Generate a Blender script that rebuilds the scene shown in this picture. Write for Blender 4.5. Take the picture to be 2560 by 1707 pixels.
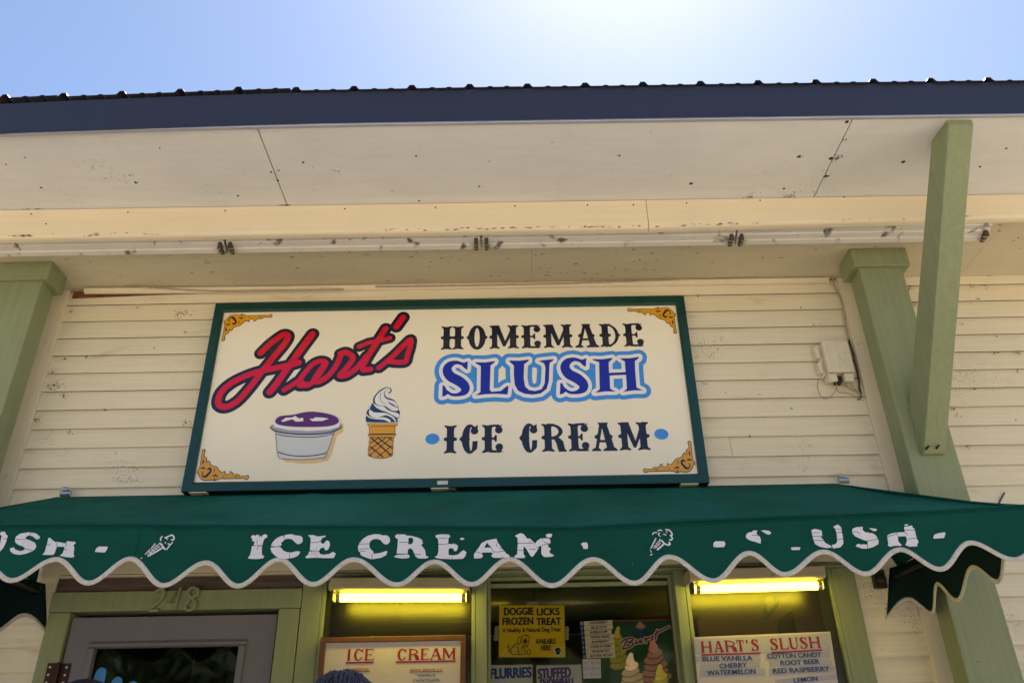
import bpy, math, random
import numpy as np
from mathutils import Matrix, Vector
from mathutils.geometry import delaunay_2d_cdt

for _o in list(bpy.data.objects):
    bpy.data.objects.remove(_o)
random.seed(7)
SC = bpy.context.scene
COL = SC.collection
rad = math.radians

# ------------------------------------------------------------------ camera
D = 3.676            # metres from the lens to the clapboard wall (wall plane is y = 0)
ZC = 1.45            # height of the lens
PITCH, ROLL, YAW = rad(28.93), rad(-1.088), rad(0.293)
FPX = 2050.0         # focal length in pixels of the 2560 px wide photograph
_cy, _sy, _cp, _sp = math.cos(YAW), math.sin(YAW), math.cos(PITCH), math.sin(PITCH)
FWD = Vector((_sy * _cp, _cy * _cp, _sp))
_R0 = Vector((_cy, -_sy, 0.0))
_U0 = _R0.cross(FWD)
RIGHT = math.cos(ROLL) * _R0 + math.sin(ROLL) * _U0
UP = -math.sin(ROLL) * _R0 + math.cos(ROLL) * _U0
CAM = Vector((0.0, -D, ZC))
cam = bpy.data.cameras.new('camera')
cam.sensor_width = 36.0
cam.lens = 36.0 * FPX / 2560.0
cam.clip_end = 2000.0
camo = bpy.data.objects.new('camera', cam)
COL.objects.link(camo)
camo.matrix_world = Matrix(((RIGHT.x, UP.x, -FWD.x, CAM.x), (RIGHT.y, UP.y, -FWD.y, CAM.y),
                            (RIGHT.z, UP.z, -FWD.z, CAM.z), (0, 0, 0, 1)))
SC.camera = camo

# ------------------------------------------------------------------ sky, sun, exposure
SUN_EL, SUN_AZ = rad(61.0), rad(15.0)       # behind the building, a little to the right
world = bpy.data.worlds.new('World')
SC.world = world
world.use_nodes = True
nt = world.node_tree
nt.nodes.clear()
sky = nt.nodes.new('ShaderNodeTexSky')
sky.sky_type = 'NISHITA'
sky.sun_disc = False
sky.sun_elevation = SUN_EL
sky.sun_rotation = SUN_AZ
sky.altitude = 0.0
sky.air_density = 0.8
sky.dust_density = 0.33
sky.ozone_density = 0.0
bg = nt.nodes.new('ShaderNodeBackground')
bg.inputs['Strength'].default_value = 0.072
wo = nt.nodes.new('ShaderNodeOutputWorld')
nt.links.new(sky.outputs[0], bg.inputs[0])
nt.links.new(bg.outputs[0], wo.inputs[0])
sun = bpy.data.lights.new('sun', 'SUN')
sun.energy = 5.0
sun.angle = rad(0.53)
sun.color = (1.0, 0.94, 0.84)
suno = bpy.data.objects.new('sun', sun)
COL.objects.link(suno)
sdir = Vector((math.sin(SUN_AZ) * math.cos(SUN_EL), math.cos(SUN_AZ) * math.cos(SUN_EL), math.sin(SUN_EL)))
suno.location = sdir * 30
suno.rotation_euler = (-sdir).to_track_quat('-Z', 'Y').to_euler()
SC.view_settings.view_transform = 'Standard'
SC.view_settings.look = 'None'
SC.view_settings.exposure = 1.72
SC.view_settings.gamma = 1.0
SC.view_settings.use_curve_mapping = False


# ------------------------------------------------------------------ pixel helpers
def ray(px, py):
    return RIGHT * ((px - 1280.0) / FPX) - UP * ((py - 853.5) / FPX) + FWD


def U(p, y=0.0):
    """photo pixel -> (x, z) on the vertical plane at depth y"""
    r = ray(*p)
    t = (D + y) / r.y
    return (r.x * t, ZC + r.z * t)


def crop(x0, y0, s):
    return lambda p: (x0 + p[0] * s, y0 + p[1] * s)


cA, cB = crop(440, 720, .33171), crop(1040, 720, .33159)
c3, c4, c5 = crop(1700, 180, .36612), crop(0, 640, .36612), crop(1700, 640, .36612)
b1, b2, b3 = crop(0, 1180, .36565), crop(780, 1180, .36565), crop(1600, 1180, .40816)
L1, L2, L3 = crop(600, 1310, .17007), crop(980, 1310, .22109), crop(0, 1310, .19558)
L4, L5 = crop(1600, 1290, .17007), crop(2000, 1290, .17007)
cO, cI = crop(540, 780, .06378), crop(900, 950, .13393)
cX = crop(2020, 830, .11478)
dD, dF = crop(1230, 1500, .10204), crop(1430, 1520, .1233)
d6, w3, w4, w5 = crop(100, 1440, .28061), crop(780, 1400, .19583), crop(1200, 1400, .2381), crop(1700, 1380, .20854)


# ------------------------------------------------------------------ materials
def lin(r, g, b):
    f = lambda c: (c / 255.0 / 12.92) if c <= 10 else ((c / 255.0 + .055) / 1.055) ** 2.4
    return (f(r), f(g), f(b))


def pm(name, col, rough=.6, spec=.4, metal=0.0, var=.12, vscale=3.0, stretch=(1, 1, 1), grain=0.0, gscale=(3, 60, 60),
       dirt=None, dirt_or_light=None, bump=0.0, bscale=60.0, bstretch=(1, 1, 1), coat=0.0, sheen=0.0, transl=None, specks=None):
    """painted / cloth / metal surface: colour with slow variation, grain, grime patches and fine relief"""
    m = bpy.data.materials.new(name)
    m.use_nodes = True
    t = m.node_tree
    n, lk = t.nodes, t.links
    p = n['Principled BSDF']
    p.inputs['Roughness'].default_value = rough
    p.inputs['Specular IOR Level'].default_value = spec
    p.inputs['Metallic'].default_value = metal
    p.inputs['Coat Weight'].default_value = coat
    p.inputs['Coat Roughness'].default_value = .12
    p.inputs['Sheen Weight'].default_value = sheen
    g = n.new('ShaderNodeNewGeometry')

    def mapped(st):
        mp = n.new('ShaderNodeMapping')
        mp.inputs['Scale'].default_value = st
        lk.new(g.outputs['Position'], mp.inputs['Vector'])
        return mp.outputs[0]

    def noise(st, sc, det=4, dis=0.0):
        q = n.new('ShaderNodeTexNoise')
        q.inputs['Scale'].default_value = sc
        q.inputs['Detail'].default_value = det
        q.inputs['Distortion'].default_value = dis
        lk.new(mapped(st), q.inputs['Vector'])
        return q.outputs['Fac']

    def ramp(fac, a, b, c0=(0, 0, 0, 1), c1=(1, 1, 1, 1)):
        r = n.new('ShaderNodeValToRGB')
        r.color_ramp.elements[0].position = a
        r.color_ramp.elements[1].position = b
        r.color_ramp.elements[0].color = c0
        r.color_ramp.elements[1].color = c1
        lk.new(fac, r.inputs[0])
        return r.outputs[0]

    def mix(fac, a, b, mode='MIX'):
        x = n.new('ShaderNodeMix')
        x.data_type = 'RGBA'
        x.blend_type = mode
        for s, v in ((0, fac), (6, a), (7, b)):
            if hasattr(v, 'is_linked'):
                lk.new(v, x.inputs[s])
            elif s == 0:
                x.inputs[0].default_value = v
            else:
                x.inputs[s].default_value = (*v[:3], 1)
        return x.outputs[2]

    lo = 1 - var
    c = mix(1.0, col, ramp(noise(stretch, vscale), .3, .7, (lo, lo, lo, 1), (1, 1, 1, 1)), 'MULTIPLY')
    if grain:
        gl = 1 - grain
        c = mix(1.0, c, ramp(noise(gscale, 1.0, 5, .4), .35, .65, (gl, gl, gl, 1), (1, 1, 1, 1)), 'MULTIPLY')
    for d in (dirt, dirt_or_light):
        if d:
            dc, st, sc, a, b, amt = d
            f = ramp(noise(st, sc, 6, .3), a, b, (0, 0, 0, 1), (amt, amt, amt, 1))
            c = mix(f, c, dc)
    if specks:
        dc, fs, a, b, msc, ma, mb_, amt = specks
        f = mix(1.0, ramp(noise((1, 1, 1), fs, 5, .2), a, b, (0, 0, 0, 1), (amt, amt, amt, 1)), ramp(noise((1, 1, 1), msc, 3, .5), ma, mb_), 'MULTIPLY')
        c = mix(f, c, dc)
    lk.new(c, p.inputs['Base Color'])
    if bump:
        bn = n.new('ShaderNodeBump')
        bn.inputs['Strength'].default_value = bump
        bn.inputs['Distance'].default_value = .003
        lk.new(noise(bstretch, bscale, 4), bn.inputs['Height'])
        lk.new(bn.outputs[0], p.inputs['Normal'])
    if transl:
        tb = n.new('ShaderNodeBsdfTranslucent')
        tb.inputs[0].default_value = (*transl[0], 1)
        ms = n.new('ShaderNodeMixShader')
        ms.inputs[0].default_value = transl[1]
        lk.new(p.outputs[0], ms.inputs[1])
        lk.new(tb.outputs[0], ms.inputs[2])
        lk.new(ms.outputs[0], n['Material Output'].inputs[0])
    return m


def emit(name, col, s):
    m = bpy.data.materials.new(name)
    m.use_nodes = True
    t = m.node_tree
    t.nodes.clear()
    e = t.nodes.new('ShaderNodeEmission')
    e.inputs[0].default_value = (*col, 1)
    e.inputs[1].default_value = s
    o = t.nodes.new('ShaderNodeOutputMaterial')
    t.links.new(e.outputs[0], o.inputs[0])
    return m


def glass(name, tint, rough=.03):
    m = bpy.data.materials.new(name)
    m.use_nodes = True
    t = m.node_tree
    t.nodes.clear()
    fr = t.nodes.new('ShaderNodeFresnel')
    fr.inputs[0].default_value = 1.5
    tr = t.nodes.new('ShaderNodeBsdfTransparent')
    tr.inputs[0].default_value = (*tint, 1)
    gl = t.nodes.new('ShaderNodeBsdfGlossy')
    gl.inputs['Roughness'].default_value = rough
    ms = t.nodes.new('ShaderNodeMixShader')
    o = t.nodes.new('ShaderNodeOutputMaterial')
    t.links.new(fr.outputs[0], ms.inputs[0])
    t.links.new(tr.outputs[0], ms.inputs[1])
    t.links.new(gl.outputs[0], ms.inputs[2])
    t.links.new(ms.outputs[0], o.inputs[0])
    return m


GRIME = (.10, .085, .06)
M = {}
M['siding'] = pm('cream_clapboard_paint', (.80, .735, .565), .62, .3, var=.10, vscale=1.4, grain=.07, gscale=(2.5, 40, 90),
                 dirt=((.34, .28, .19), (.6, 1, 2.2), 6.0, .60, .78, .38), dirt_or_light=((.16, .13, .09), (1, 1, 1), 70.0, .72, .76, .8),
                 specks=((.05, .045, .03), 150.0, .58, .63, 2.6, .60, .72, .9), bump=.25, bscale=1.0, bstretch=(4, 60, 160))
M['lap_shade'] = pm('painted_lap_shade', (.085, .062, .045), .85, .1, var=.4, vscale=20)  # dark tone stands in for the shadow under each lap
M['trim'] = pm('cream_trim_paint', (.75, .675, .52), .6, .3, var=.12, vscale=2.0, grain=.05, gscale=(40, 40, 3),
               dirt=(GRIME, (1, 1, 1), 40.0, .69, .76, .7), bump=.2, bscale=50)
M['beam'] = pm('cream_beam_paint', (.78, .69, .53), .5, .35, var=.08, vscale=2.0, grain=.04, gscale=(3, 40, 60),
               dirt=(GRIME, (1, 1, 1), 60.0, .72, .77, .8), bump=.15, bscale=40)
M['soffit'] = pm('white_soffit_paint', (.73, .74, .77), .7, .25, var=.10, vscale=1.6, grain=.05, gscale=(5, 30, 60),
                 dirt=((.20, .18, .15), (1, 1, 1), 18.0, .71, .80, .35), dirt_or_light=((.06, .055, .05), (1, 1, 1), 42.0, .735, .765, .9), specks=((.12, .10, .085), 170.0, .59, .64, 2.0, .60, .74, .5),
                 bump=.2, bscale=1.0, bstretch=(8, 60, 60))
M['soffit_low'] = pm('shaded_cream_soffit_paint', (.60, .54, .40), .7, .25, var=.10, vscale=2.0, grain=.05, gscale=(5, 30, 60),
                     dirt=((.07, .06, .05), (1, 3.2, 1), 26.0, .685, .72, .9), bump=.2, bscale=40)  # cream paint darkened, the shade under the porch is in the colour
M['peel'] = pm('rusty_bare_wood', (.22, .085, .04), .85, .1, var=.4, vscale=30)
M['green'] = pm('sage_green_paint', (.255, .295, .165), .55, .35, var=.10, vscale=2.2, grain=.10, gscale=(60, 60, 2.5),
                dirt=((.10, .10, .07), (1, 1, 1), 50.0, .73, .78, .7), specks=((.05, .05, .035), 140.0, .62, .66, 3.0, .62, .72, .7), bump=.35, bscale=1.0, bstretch=(160, 160, 12))
M['fascia'] = pm('dark_navy_metal', (.026, .030, .055), .42, .5, var=.15, vscale=1.2, bump=.12, bscale=2.5)
M['roof'] = pm('dark_roof_metal', (.03, .028, .045), .45, .5, var=.2, vscale=4)
M['drip'] = pm('pale_drip_metal', (.45, .46, .55), .35, .5, metal=.3, var=.15, vscale=5)  # paler than the fascia to paint in reflected light
M['fixture'] = pm('grey_white_enamel', (.62, .60, .58), .45, .4, var=.12, vscale=6, dirt=((.05, .045, .04), (1, 1, 1), 13.0, .60, .68, .9),
                  dirt_or_light=((.05, .05, .05), (1, 1, 1), 60, .70, .75, .8))
M['deadtube'] = pm('unlit_white_tube', (.72, .70, .67), .25, .5, var=.06, vscale=9, dirt=((.12, .11, .10), (1, 1, 1), 22, .66, .74, .7))
M['black'] = pm('dark_grimy_plastic', (.03, .028, .026), .6, .3, var=.4, vscale=40, bump=.4, bscale=120)
M['brass'] = pm('dull_brass_pin', (.55, .43, .25), .35, .5, metal=.9)
M['nail'] = pm('dark_nail_head', (.02, .018, .016), .7, .2)
M['awning'] = pm('green_awning_canvas', (.008, .088, .068), .85, .08, var=.22, vscale=2.4, grain=.12, gscale=(6, 6, 25),
                 dirt=((.42, .46, .38), (1, 1, 1), 33.0, .745, .765, .9), bump=.35, bscale=420, transl=((.01, .20, .16), .12))
M['awning_skylit'] = pm('skylit_green_canvas', (.013, .165, .118), .85, .08, var=.38, vscale=1.3, grain=.14, gscale=(6, 6, 25),
                       dirt=((.42, .46, .38), (1, 1, 1), 33.0, .745, .765, .9), dirt_or_light=((.035, .25, .20), (1, .5, 1), 1.7, .42, .78, .65), bump=.35, bscale=420, transl=((.01, .20, .16), .12))  # same canvas, skylight on the top painted in as brighter green and pale patches
M['awning_shaded'] = pm('shaded_green_canvas', (.008, .024, .026), .9, .05, var=.3, vscale=4, bump=.35, bscale=420)  # same canvas, shade inside the awning painted in as near-black
M['hem'] = pm('white_scallop_binding', (.62, .60, .55), .8, .2, var=.15, vscale=30, grain=.15, gscale=(120, 120, 120), bump=.5, bscale=260)
M['vinyl'] = pm('cracked_white_vinyl', (.66, .67, .74), .5, .35, var=.08, vscale=15, dirt=((.42, .40, .36), (1, 1, 1), 30, .62, .70, .5))
M['chrome'] = pm('galvanised_clamp', (.55, .56, .58), .3, .5, metal=.9, var=.3, vscale=40)
M['pipe'] = pm('awning_frame_pipe', (.08, .08, .08), .4, .5, metal=.6)
M['panel'] = pm('cream_sign_panel', (.86, .80, .64), .10, .5, var=.05, vscale=1.5, dirt=((.42, .36, .25), (1, 1, 1), 15, .74, .80, .4))
M['frame'] = pm('green_sign_frame', (.009, .058, .050), .28, .5, metal=.25, var=.18, vscale=5, dirt=((.35, .38, .36), (1, 1, 1), 45, .74, .77, .6))
M['sticker'] = pm('white_maker_sticker', (.6, .62, .62), .4)
GL = dict(rough=.12, spec=.5, var=.05, vscale=4)
M['ink'] = pm('dark_navy_print', (.012, .013, .030), **GL)
M['red'] = pm('red_print', (.62, .004, .030), **GL)
M['blue'] = pm('royal_blue_print', (.012, .020, .36), **GL)
M['sky'] = pm('light_blue_print', (.055, .27, .76), **GL)
M['white'] = pm('white_print', (.80, .80, .80), **GL)
M['gold'] = pm('gold_print', (.72, .34, .012), **GL)
M['purple'] = pm('purple_print', (.105, .022, .155), **GL)
M['cup'] = pm('pale_grey_print', (.62, .63, .65), **GL)
M['lav'] = pm('lavender_grey_print', (.35, .35, .42), **GL)
M['peach'] = pm('peach_print', (.76, .55, .25), **GL)
M['navy'] = pm('navy_print', (.018, .045, .13), **GL)
M['box'] = pm('cream_plastic_box', (.70, .65, .50), .45, .4, var=.08, vscale=12, dirt=(GRIME, (1, 1, 1), 25, .68, .76, .5))
M['cable'] = pm('dirty_cream_cable', (.42, .36, .26), .6, .3, var=.35, vscale=25)
M['darkcable'] = pm('dark_cable', (.05, .045, .04), .6, .3)
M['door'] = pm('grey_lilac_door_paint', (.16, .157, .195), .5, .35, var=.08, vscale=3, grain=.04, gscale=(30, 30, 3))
M['doorglass'] = glass('dark_door_glass', (.35, .38, .42))
M['glass'] = glass('shop_window_glass', (.86, .88, .84))
M['dirtyglass'] = glass('greasy_window_glass', (.84, .84, .78), .32)
M['rust'] = pm('rusty_hinge_iron', (.045, .018, .014), .7, .3, var=.4, vscale=60)
M['screw'] = pm('worn_screw_steel', (.45, .42, .38), .4, .5, metal=.7)
M['blueglove'] = pm('blue_decal', (.05, .25, .62), .6, .3)
M['inwall'] = pm('brown_room_paint', (.30, .19, .13), .7, .2, var=.25, vscale=2)
M['duct'] = pm('stained_metal_duct', (.34, .29, .15), .33, .5, metal=.5, var=.35, vscale=2, stretch=(1, 6, 6), bump=.5, bscale=5)
M['steel'] = pm('galvanised_bracket', (.07, .062, .055), .5, .5, var=.3, vscale=20)
M['lampcase'] = pm('yellowed_lamp_casing', (.42, .37, .25), .45, .4, var=.15, vscale=9, dirt=((.10, .08, .04), (1, 1, 1), 30, .66, .72, .8))
M['tube'] = emit('lit_fluorescent_tube', (1.0, .78, .034), 7.5)
M['woodframe'] = pm('brown_board_frame', (.14, .055, .028), .45, .4, var=.3, vscale=8, grain=.3, gscale=(50, 50, 4))
M['paper'] = pm('aged_menu_panel', (.50, .445, .45), .35, .4, var=.12, vscale=6, dirt=((.45, .42, .40), (1, 1, 1), 9, .55, .65, .5))
M['strip'] = pm('lilac_menu_strip', (.33, .33, .42), .45, .4, var=.08, vscale=20)
M['crimson'] = pm('dark_red_board_print', (.26, .012, .030), .5, .3, var=.3, vscale=40)
M['boardblue'] = pm('blue_board_print', (.018, .065, .26), .5, .3, var=.15, vscale=40)
M['yellow'] = pm('yellow_poster_paper', (.90, .60, .01), .5, .3, var=.06)
M['blackprint'] = pm('black_print', (.012, .012, .014), .5, .3)
M['brownprint'] = pm('brown_line_print', (.10, .050, .014), .5, .3)
M['lilac'] = pm('lilac_poster_paper', (.66, .60, .70), .5, .3, var=.05)
M['marker_blue'] = pm('blue_marker', (.02, .07, .42), .5, .3, var=.25, vscale=60)
M['marker_purple'] = pm('purple_marker', (.11, .04, .36), .5, .3, var=.25, vscale=60)
M['pgreen'] = pm('dark_green_poster', (.016, .085, .045), .35, .4, var=.3, vscale=6)
M['pred'] = pm('red_poster_border', (.34, .025, .045), .4, .4)
M['pcream'] = pm('cream_poster_strip', (.66, .58, .45), .5, .3, var=.05)
M['teal'] = pm('teal_handwriting', (.08, .34, .36), .5, .3)
M['sw_y'] = pm('yellow_swirl_print', (.58, .50, .06), .4, .4, var=.25, vscale=25)
M['sw_y2'] = pm('golden_swirl_print', (.40, .25, .03), .4, .4, var=.25, vscale=25)
M['sw_p'] = pm('pink_swirl_print', (.68, .30, .26), .4, .4, var=.2, vscale=25)
M['sw_r'] = pm('raspberry_swirl_print', (.33, .030, .045), .4, .4, var=.25, vscale=25)
M['sw_t'] = pm('tan_swirl_print', (.72, .58, .38), .4, .4, var=.2, vscale=25)
M['sw_t2'] = pm('caramel_swirl_print', (.36, .22, .12), .4, .4, var=.2, vscale=25)
M['plum'] = pm('plum_print', (.10, .02, .10), .4, .4)
M['tape'] = pm('clear_tape', (.42, .38, .26), .3, .5)
M['concrete'] = pm('pale_concrete', (.43, .355, .26), .9, .2, var=.15, vscale=.7, grain=.1, gscale=(8, 8, 8))
M['dark_board'] = pm('dark_brown_board', (.17, .125, .11), .75, .2, var=.3, vscale=5, grain=.35, gscale=(4, 60, 70), bump=.3, bscale=50)  # darker brown than the siding
M['grime'] = pm('dark_mildew', (.055, .045, .032), .9, .1, var=.5, vscale=50)
M['leaf'] = pm('dark_green_leaves', (.055, .085, .03), .6, .3, var=.5, vscale=.8)
M['skin'] = pm('skin', (.50, .30, .21), .5, .4, var=.06)
M['hair1'] = pm('greying_dark_hair', (.10, .10, .135), .45, .5, var=.6, vscale=60)
M['cap'] = pm('dark_plum_knit_cap', (.018, .012, .020), .8, .2, var=.3, vscale=50, bump=.4, bscale=250)
M['shirt1'] = pm('navy_shirt_cloth', (.04, .05, .10), .8, .2)
M['shirt2'] = pm('grey_jacket_cloth', (.10, .10, .11), .8, .2)
M['jeans'] = pm('denim_cloth', (.045, .06, .11), .8, .2)
M['shoe'] = pm('dark_shoe_leather', (.02, .02, .02), .5, .4)


# ------------------------------------------------------------------ mesh helpers
class MB:
    def __init__(s):
        s.v, s.f, s.smooth = [], [], False

    def add(s, vs, fs):
        o = len(s.v)
        s.v += [tuple(v) for v in vs]
        s.f += [tuple(i + o for i in f) for f in fs]
        return s

    def box(s, x0, x1, y0, y1, z0, z1):
        return s.add([(x0, y0, z0), (x1, y0, z0), (x1, y1, z0), (x0, y1, z0), (x0, y0, z1), (x1, y0, z1), (x1, y1, z1), (x0, y1, z1)],
                     [(0, 3, 2, 1), (4, 5, 6, 7), (0, 1, 5, 4), (1, 2, 6, 5), (2, 3, 7, 6), (3, 0, 4, 7)])

    def prism_x(s, prof, x0, x1):
        """(y, z) profile swept along x"""
        n = len(prof)
        vs = [(x0, y, z) for y, z in prof] + [(x1, y, z) for y, z in prof]
        fs = [(i, (i + 1) % n, n + (i + 1) % n, n + i) for i in range(n)] + [tuple(range(n - 1, -1, -1)), tuple(range(n, 2 * n))]
        return s.add(vs, fs)

    def prism_y(s, prof, y0, y1):
        """(x, z) outline given depth"""
        n = len(prof)
        vs = [(x, y0, z) for x, z in prof] + [(x, y1, z) for x, z in prof]
        fs = [(i, (i + 1) % n, n + (i + 1) % n, n + i) for i in range(n)] + [tuple(range(n - 1, -1, -1)), tuple(range(n, 2 * n))]
        return s.add(vs, fs)

    def tube(s, pts, r, n=8, caps=True):
        pts = [Vector(p) for p in pts]
        rr = r if isinstance(r, (list, tuple)) else [r] * len(pts)
        vs, fs = [], []
        ref = Vector((0.13, 0.31, 0.94))
        for i, p in enumerate(pts):
            d = (pts[min(i + 1, len(pts) - 1)] - pts[max(i - 1, 0)]).normalized()
            a = d.cross(ref)
            if a.length < 1e-3:
                a = d.cross(Vector((1, 0, 0)))
            a.normalize()
            b = d.cross(a)
            for k in range(n):
                t = 2 * math.pi * k / n
                vs.append(p + (a * math.cos(t) + b * math.sin(t)) * rr[i])
        for i in range(len(pts) - 1):
            for k in range(n):
                fs.append((i * n + k, i * n + (k + 1) % n, (i + 1) * n + (k + 1) % n, (i + 1) * n + k))
        if caps:
            fs.append(tuple(range(n - 1, -1, -1)))
            fs.append(tuple((len(pts) - 1) * n + k for k in range(n)))
        return s.add(vs, fs)

    def ball(s, c, r, nu=10, nv=6):
        rx, ry, rz = r if isinstance(r, (list, tuple)) else (r, r, r)
        vs = [(c[0], c[1], c[2] - rz)]
        for j in range(1, nv):
            ph = -math.pi / 2 + math.pi * j / nv
            for i in range(nu):
                th = 2 * math.pi * i / nu
                vs.append((c[0] + rx * math.cos(ph) * math.cos(th), c[1] + ry * math.cos(ph) * math.sin(th), c[2] + rz * math.sin(ph)))
        vs.append((c[0], c[1], c[2] + rz))
        fs = []
        for i in range(nu):
            fs.append((0, 1 + (i + 1) % nu, 1 + i))
            for j in range(nv - 2):
                a = 1 + j * nu
                fs.append((a + i, a + (i + 1) % nu, a + nu + (i + 1) % nu, a + nu + i))
            a = 1 + (nv - 2) * nu
            fs.append((a + i, a + (i + 1) % nu, len(vs) - 1))
        return s.add(vs, fs)

    def mesh(s, name):
        me = bpy.data.meshes.new(name)
        me.from_pydata(s.v, [], s.f)
        me.update()
        return me

    def build(s, name, mat, parent=None, smooth=False, bevel=0.0):
        me = s.mesh(name)
        me.materials.append(M[mat])
        if smooth:
            me.polygons.foreach_set('use_smooth', [True] * len(me.polygons))
        return put(name, me, parent, bevel)


def put(name, me, parent=None, bevel=0.0):
    o = bpy.data.objects.new(name, me)
    COL.objects.link(o)
    if parent is not None:
        o.parent = parent
        o.matrix_parent_inverse = Matrix.Translation(-base_of(parent))
    if bevel:
        b = o.modifiers.new('bevel', 'BEVEL')
        b.width = bevel
        b.segments = 2
        b.limit_method = 'ANGLE'
    return o


def base_of(o):
    return Vector(o.location) if o.type == 'EMPTY' else Vector((0, 0, 0))


def thing(name, label, cat, loc=(0, 0, 0), group=None):
    e = bpy.data.objects.new(name, None)
    COL.objects.link(e)
    e.location = loc
    e.empty_display_size = .1
    tag(e, label, cat, group)
    return e


def tag(o, label, cat, group=None):
    o['label'] = label
    o['category'] = cat
    if group:
        o['group'] = group
    return o


def B(name, mat, parent, x0, x1, y0, y1, z0, z1, bevel=0.0):
    return MB().box(x0, x1, y0, y1, z0, z1).build(name, mat, parent, bevel=bevel)


# ------------------------------------------------------------------ flat print: shapes as distance fields, outlined and filled
def sd_poly(X, Z, pts):
    P = np.asarray(pts, float)
    d = np.full(X.shape, 1e9)
    ins = np.zeros(X.shape, bool)
    n = len(P)
    for i in range(n):
        a, b = P[i], P[(i + 1) % n]
        e = b - a
        L = e @ e
        if L < 1e-14:
            continue
        wx, wz = X - a[0], Z - a[1]
        t = np.clip((wx * e[0] + wz * e[1]) / L, 0, 1)
        d = np.minimum(d, (wx - t * e[0]) ** 2 + (wz - t * e[1]) ** 2)
        if a[1] != b[1]:
            c = (a[1] > Z) != (b[1] > Z)
            ins ^= c & (X < (b[0] - a[0]) * (Z - a[1]) / (b[1] - a[1]) + a[0])
    d = np.sqrt(d)
    return np.where(ins, -d, d)


def sd_stroke(X, Z, pts, r):
    P = np.asarray(pts, float)
    R_ = np.asarray(r, float) if hasattr(r, '__len__') else np.full(len(P), float(r))
    d = np.full(X.shape, 1e9)
    for i in range(len(P) - 1):
        a, b = P[i], P[i + 1]
        e = b - a
        L = max(e @ e, 1e-14)
        t = np.clip(((X - a[0]) * e[0] + (Z - a[1]) * e[1]) / L, 0, 1)
        d = np.minimum(d, np.hypot(X - a[0] - t * e[0], Z - a[1] - t * e[1]) - (R_[i] * (1 - t) + R_[i + 1] * t))
    if len(P) == 1:
        d = np.hypot(X - P[0][0], Z - P[0][1]) - R_[0]
    return d


def spline(pts, n=5):
    """Catmull-Rom through points (tuples of any width)"""
    P = [np.asarray(p, float) for p in pts]
    if len(P) < 3:
        return P
    out = []
    for i in range(len(P) - 1):
        p0, p1, p2, p3 = P[max(i - 1, 0)], P[i], P[i + 1], P[min(i + 2, len(P) - 1)]
        for k in range(n):
            t = k / n
            out.append(.5 * (2 * p1 + (p2 - p0) * t + (2 * p0 - 5 * p1 + 4 * p2 - p3) * t * t + (3 * p1 - p0 - 3 * p2 + p3) * t ** 3))
    out.append(P[-1])
    return out


def cspline(pts, n=4):
    P = list(pts)
    k = len(P)
    ext = [P[-1]] + P + [P[0], P[1]]
    full = spline(ext, n)
    return full[n:n + k * n]


class Fig:
    """union / cut of polygons and strokes, in plane metres"""
    def __init__(s):
        s.ops = []
        s.cache = None

    def poly(s, pts, cut=False):
        s.ops.append((cut, 'p', [tuple(q) for q in pts], 0))
        return s

    def stroke(s, pts, r, cut=False):
        s.ops.append((cut, 's', [tuple(q)[:2] for q in pts], r))
        return s

    def bounds(s):
        a = np.array([q for c, k, p, r in s.ops if not c for q in p])
        m = max([np.max(r) if k == 's' else 0 for c, k, p, r in s.ops if not c])
        return a[:, 0].min() - m, a[:, 0].max() + m, a[:, 1].min() - m, a[:, 1].max() + m

    def field(s, pad, res):
        x0, x1, z0, z1 = s.bounds()
        nx = int((x1 - x0 + 2 * pad) / res) + 3
        nz = int((z1 - z0 + 2 * pad) / res) + 3
        xs = x0 - pad - res + res * np.arange(nx)
        zs = z0 - pad - res + res * np.arange(nz)
        X, Z = np.meshgrid(xs, zs, indexing='ij')
        F = np.full(X.shape, 1e9)
        for c, k, p, r in s.ops:
            d = sd_poly(X, Z, p) if k == 'p' else sd_stroke(X, Z, p, r)
            F = np.maximum(F, -d) if c else np.minimum(F, d)
        return xs, zs, F

    def loops(s, level=0.0, res=.0015):
        xs, zs, F = s.field(max(level, 0) + 2 * res, res)
        return contour(xs, zs, F - level)


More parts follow.
